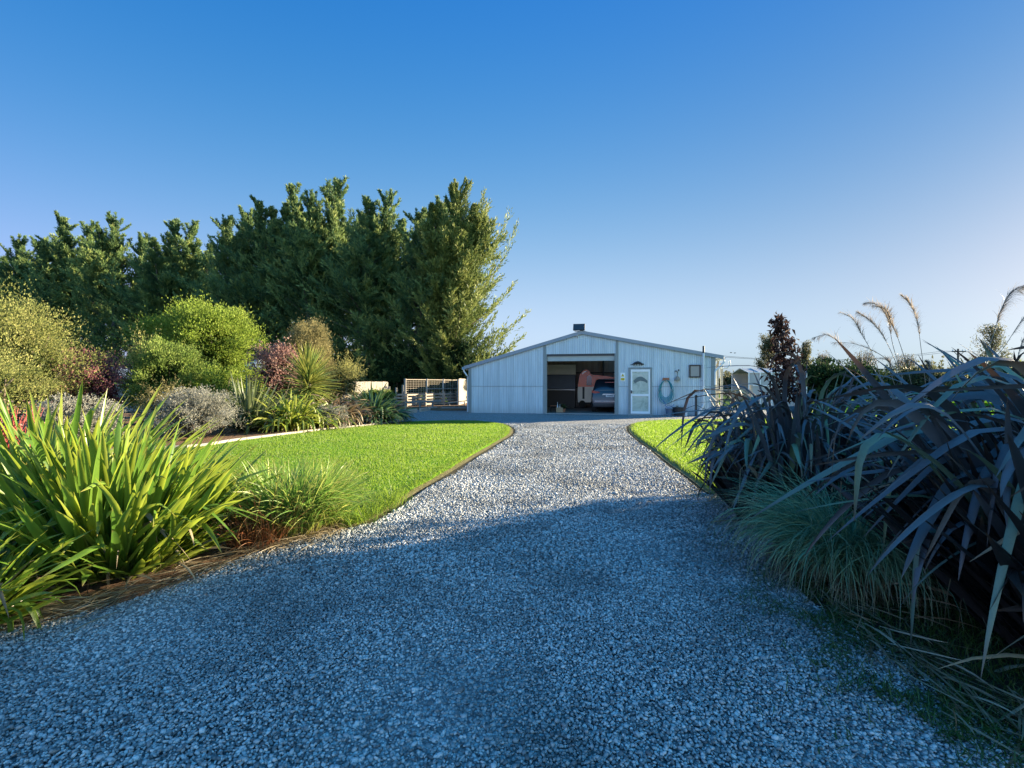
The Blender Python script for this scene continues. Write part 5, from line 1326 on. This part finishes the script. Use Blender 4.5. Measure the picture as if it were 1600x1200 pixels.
for i, (px, Y, ptop, pw, mat, n, sd, lab) in enumerate((
    (1200, 50, 520, 38, 'b_far', 6500, 181, 'slender leafy tree beside the brown seed stalk'), (1259, 50, 531, 26, 'b_far', 3800, 182, 'narrow leafy tree between the seed stalk and bare trees'),
    (1286, 52, 546, 26, 'b_far', 500, 183, 'small nearly bare tree next to the narrow leafy tree'), (1350, 48, 545, 46, 'b_far', 300, 184, 'bare round headed tree with radiating twigs'),
    (1416, 52, 548, 34, 'b_far', 350, 185, 'bare slender tree behind the plume grass stalks'), (1550, 46, 505, 56, 'b_far', 3000, 186, 'tall thin tree with sparse leaves near the picture edge'),
    (1180, 60, 576, 30, 'b_far', 2500, 187, 'tiny distant tree low on the horizon beside the shed'))):
    H = Z(ptop, Y); w = pw / 760 * Y / 2
    t = thing('distant_tree', lab, 'tree', (X(px, Y), Y, 0), 0)
    rng = np.random.default_rng(sd); T = Soup(); S = Soup()
    T.add(*tube([(0, 0, 0), (.05, 0, H * .4), (0, .05, H * .9)], [.13, .09, .02], 6))
    tips = []
    nbr = 90
    for j in range(nbr):
        z0 = H * rng.uniform(.22, .6) if n < 600 else H * rng.uniform(.15, .85)
        a = rng.uniform(0, 2 * PI)
        if n < 600: e = np.array([math.cos(a) * w * rng.uniform(.2, 1), math.sin(a) * w * rng.uniform(.2, 1), 0]); e[2] = H * .62 + H * .38 * math.sqrt(max(0, 1 - (np.hypot(e[0], e[1]) / w) ** 2)) * rng.uniform(.5, 1); 
        else: rad_ = w * rng.uniform(.4, 1) * (1 - (z0 / H) ** 3 * .7); e = np.array([math.cos(a) * rad_, math.sin(a) * rad_, z0 + H * .12])
        b0 = np.array([0, 0, z0 * .9]); mid = b0 * .5 + e * .5 + np.array([0, 0, -.05 * H * (1 if n < 600 else .2)])
        T.add(*tube([b0, mid, e], [.035, .022, .010], 4)); tips.append((mid, e))
        for q in range(3):
            f_ = rng.uniform(.4, 1); p = mid * (1 - f_) + e * f_; T.add(*tube([p, p + rng.normal(size=3) * w * .16 + [0, 0, w * .1]], [.014, .006], 3))
    tp_ = np.array([[m_, e_] for m_, e_ in tips]); k = rng.integers(0, nbr, n); f_ = rng.uniform(.1, 1.1, (n, 1))
    P = tp_[k, 0] * (1 - f_) + tp_[k, 1] * f_ + rng.normal(size=(n, 3)) * w * .10
    S.add(*leaves(rng, P, rng.normal(size=(n, 3)) + [0, 0, .4], .17, .08))
    T.build('trunk', M['twig'], t); S.build('crown', M[mat], t)
# white glasshouse seen over the flax
gh = thing('glasshouse', 'pale glasshouse with thin white frame beyond the bronze flax', 'glasshouse', (X(1170, 30), 30, 0), R(-6))
gw = X(1255, 30) - X(1170, 30)
mb = MB()
hh_ = 2.15
for k in range(6): x = gw * k / 5; mb.box2((x - .03, -.03, 0), (x + .03, .03, hh_)); mb.box2((x - .03, 2.97, 0), (x + .03, 3.03, hh_)); mb.bar((x, 0, hh_), (x, 1.5, hh_ + .32), .04); mb.bar((x, 3, hh_), (x, 1.5, hh_ + .32), .04)
for z in (.6, 1.35, hh_): mb.box2((0, -.028, z - .025), (gw, .028, z + .025))
mb.build('frame', M['whitep'], gh)
MB().box2((.0, .035, .02), (gw, .045, hh_ - .03)).box2((0, 2.95, .02), (gw, 2.96, hh_ - .03)).prism([(.0, hh_), (1.5, hh_ + .30), (3, hh_), (3, hh_ - .02), (1.5, hh_ + .28), (0, hh_ - .02)], 'x', 0, gw).build('panel', M['film'], gh)
# utility pole
up_ = thing('utility_pole', 'distant utility pole with one crossarm and wires above the hedge', 'utility pole', (X(1497, 62), 62, 0), 0)
Hp = Z(545, 62)
MB().cyl((0, 0, 0), (0, 0, Hp), .15, .11, 10).build('pole', M['bark'], up_, True)
MB().box((0, -.12, Hp - .35), (1.75, .12, .14)).bar((0, -.1, Hp - 1.0), (.6, -.12, Hp - .4), .05).bar((0, -.1, Hp - 1.0), (-.6, -.12, Hp - .4), .05).build('crossarm', M['bark'], up_)
for x in (-.8, -.45, .45, .8): MB().cyl((x, -.12, Hp - .28), (x, -.12, Hp - .10), .05, n=8).build('insulator', M['whitep'], up_)
for x in (-.8, .8):
    t = np.linspace(-1, 1, 30); mb = MB()
    mb.pipe([(x + 45 * tt, 9 * tt - .12, Hp - .1 - 1.6 * (1 - (1 - 2 * abs(tt)) ** 2) * (abs(tt) <= .999) + 0) for tt in t], .018, 4); mb.build('wire', M['steel_dark'], up_)
# chain wire gate beyond the shed corner and a post-and-rail fence
cg = thing('wire_gate', 'green wire mesh gate between timber posts past the shed corner', 'gate', (X(1122, 25.5), 25.5, 0), R(4))
gw2 = 1.7
MB().pipe([(0, 0, .1), (gw2, 0, .1), (gw2, 0, 1.15), (0, 0, 1.15), (0, 0, .12)], .02, 6).build('gate_frame', M['trim'], cg)
mb = MB()
for k in range(26): x = gw2 * k / 26; mb.bar((x, 0, .1), (min(gw2, x + .45), .0, 1.13), .008)
for k in range(26): x = gw2 * k / 26; mb.bar((x, .01, 1.13), (min(gw2, x + .45), .01, .1), .008)
mb.build('wire_mesh', M['wire'], cg)
for x in (-.1, gw2 + .1): MB().box2((x - .06, -.06, 0), (x + .06, .06, 1.4), .006).build('post', M['woodnew'], cg)
# two birds
for i, (px, py) in enumerate(((1142, 551), (1148, 551.5))):
    Y = 60; t = thing('bird', ['small dark bird in flight over the hedge, nearer the shed', 'small dark bird in flight just behind the other one'][i], 'bird', (X(px, Y), Y, Z(py, Y)), 0)
    MB().sph((0, 0, 0), .055, 10, (2.2, 1, .9)).sph((.13, 0, .02), .035, 8).build('body', M['black'], t, True)
    MB().prism([(-.05, 0), (.06, 0), (.0, .28), (-.05, .22)], 'z', .02, .03).prism([(-.05, 0), (-.05, -.22), (.0, -.28), (.06, 0)], 'z', .02, .03).build('wing', M['black'], t)
# far treeline
rng = np.random.default_rng(200); S = Soup()
m = 26000; a = rng.uniform(-1.3, 1.3, m); Yt = rng.uniform(150, 190, m); x = np.tan(a * .75) * Yt
hgt = (3.2 + 1.6 * np.sin(x * .07) + 1.2 * np.sin(x * .19 + 1)) ; P = np.stack([x, Yt, hgt * rng.random(m) ** .7], 1)
S.add(*leaves(rng, P, rng.normal(size=(m, 3)) + [0, 0, .6], 1.5, .9)); tag(S.build('treeline', M['b_far']), 'far low line of trees along the horizon', 'trees', kind='stuff')

# unseen tall hedge added off to the side to cast the drive's long shade
hb = bush('added_shade_hedge', 'tall dense unseen hedge shrub added to shade the drive', 'hedge', (12.9, 9.1, 0), 190, 1.5, 1.6, 1.75, 15000, .16, .09, 'b_dark', sprigs=30, sprig_len=.3, zc=1.5, hollow=.15, lump=.06, sig=.2)
hb['group'] = 'unseen hedge shrubs added for shade'; hb.scale = (1, 1, 1.14)
for k in range(1, 6):
    o = copy_tree(hb); o.location = (12.9 - .5 * k, 9.1 - 1.9 * k, 0); o.rotation_euler = (0, 0, k * 1.3)
# ================================================================ LIGHT, SKY, CAMERA
AZ, ELV, BOOST = 24.0, 12.5, (2.4, 2.0, 1.3)
Sd = Vector((math.cos(R(ELV)) * math.cos(R(AZ)), math.cos(R(ELV)) * math.sin(R(AZ)), math.sin(R(ELV))))
ld = bpy.data.lights.new('sun', 'SUN'); ld.energy = 27.0; ld.angle = R(.5); ld.color = (1.0, .83, .57)
lo = bpy.data.objects.new('sun', ld); COL.objects.link(lo); lo.rotation_euler = (-Sd).to_track_quat('-Z', 'Y').to_euler()
w = bpy.data.worlds.new('World'); sc.world = w; w.use_nodes = True
nt = w.node_tree; nt.nodes.clear()
sky = nt.nodes.new('ShaderNodeTexSky'); sky.sky_type = 'NISHITA'; sky.sun_disc = False
sky.sun_elevation = R(ELV); sky.sun_rotation = R(90 - AZ); sky.altitude = 0; sky.air_density = 1.0; sky.dust_density = .3; sky.ozone_density = 3.0
# haze and depth of blue of this winter sky: Nishita times exp(polynomial of height and nearness to the sun)
def wmath(op, a, b=0.0, c=0.0):
    m = nt.nodes.new('ShaderNodeMath'); m.operation = op
    for k, v in enumerate((a, b, c)):
        if isinstance(v, bpy.types.NodeSocket): nt.links.new(v, m.inputs[k])
        else: m.inputs[k].default_value = v
    return m.outputs[0]
tcw = nt.nodes.new('ShaderNodeTexCoord')
sx = nt.nodes.new('ShaderNodeSeparateXYZ'); nt.links.new(tcw.outputs['Generated'], sx.inputs[0])
dt = nt.nodes.new('ShaderNodeVectorMath'); dt.operation = 'DOT_PRODUCT'; nt.links.new(tcw.outputs['Generated'], dt.inputs[0]); dt.inputs[1].default_value = Sd
zc_ = wmath('MINIMUM', wmath('MAXIMUM', sx.outputs[2], 0.0), .66); sd_ = dt.outputs['Value']
comb = nt.nodes.new('ShaderNodeCombineColor')
hz_ = wmath('EXPONENT', wmath('MULTIPLY', zc_, -10.0))
# sky brightened overhead and behind, out of view, as added fill for the shade
behind = wmath('MULTIPLY', wmath('MAXIMUM', wmath('MULTIPLY', sx.outputs[1], -1.0), 0.0), 1.6)
over = wmath('MULTIPLY', wmath('MAXIMUM', wmath('SUBTRACT', sx.outputs[2], .67), 0.0), 3.5)
bt_ = wmath('MINIMUM', wmath('ADD', behind, over), 1.0)
for k, (a, b, c, d, e, f_, h_) in enumerate(((1.677, -3.519, -1.475, -0.064, -1.114, 1.526, -2.119), (0.651, -0.192, -0.418, 0.144, -1.049, 0.226, -0.787), (0.266, 1.112, -0.329, -0.164, -0.833, 0.433, 0.528))):
    q = wmath('MULTIPLY_ADD', wmath('MULTIPLY_ADD', zc_, c, b), zc_, a)
    q = wmath('ADD', q, wmath('MULTIPLY', wmath('MULTIPLY_ADD', sd_, e, d), sd_))
    q = wmath('ADD', q, wmath('MULTIPLY', wmath('MULTIPLY', zc_, sd_), f_))
    q = wmath('ADD', q, wmath('MULTIPLY', hz_, h_))
    nt.links.new(wmath('MULTIPLY', wmath('EXPONENT', q), wmath('MULTIPLY_ADD', bt_, BOOST[k], 1.0)), comb.inputs[k])
tint = nt.nodes.new('ShaderNodeMix'); tint.data_type = 'RGBA'; tint.blend_type = 'MULTIPLY'; tint.inputs[0].default_value = 1.0; tint.clamp_result = False
nt.links.new(comb.outputs[0], tint.inputs[7])
bg = nt.nodes.new('ShaderNodeBackground'); bg.inputs[1].default_value = .15
wo = nt.nodes.new('ShaderNodeOutputWorld')
nt.links.new(sky.outputs[0], tint.inputs[6]); nt.links.new(tint.outputs[2], bg.inputs[0]); nt.links.new(bg.outputs[0], wo.inputs[0])
sc.view_settings.view_transform = 'Standard'; sc.view_settings.look = 'None'; sc.view_settings.exposure = 0
cd = bpy.data.cameras.new('camera'); cd.sensor_width = 36; cd.lens = 36 * FOC / 1600; cd.clip_start = .05; cd.clip_end = 5000
cam = bpy.data.objects.new('camera', cd); COL.objects.link(cam); cam.location = (0, 0, CAM_H); cam.rotation_euler = (R(90), 0, 0)
sc.camera = cam
sc.cycles.max_bounces = 6; sc.cycles.transparent_max_bounces = 8; sc.cycles.diffuse_bounces = 3
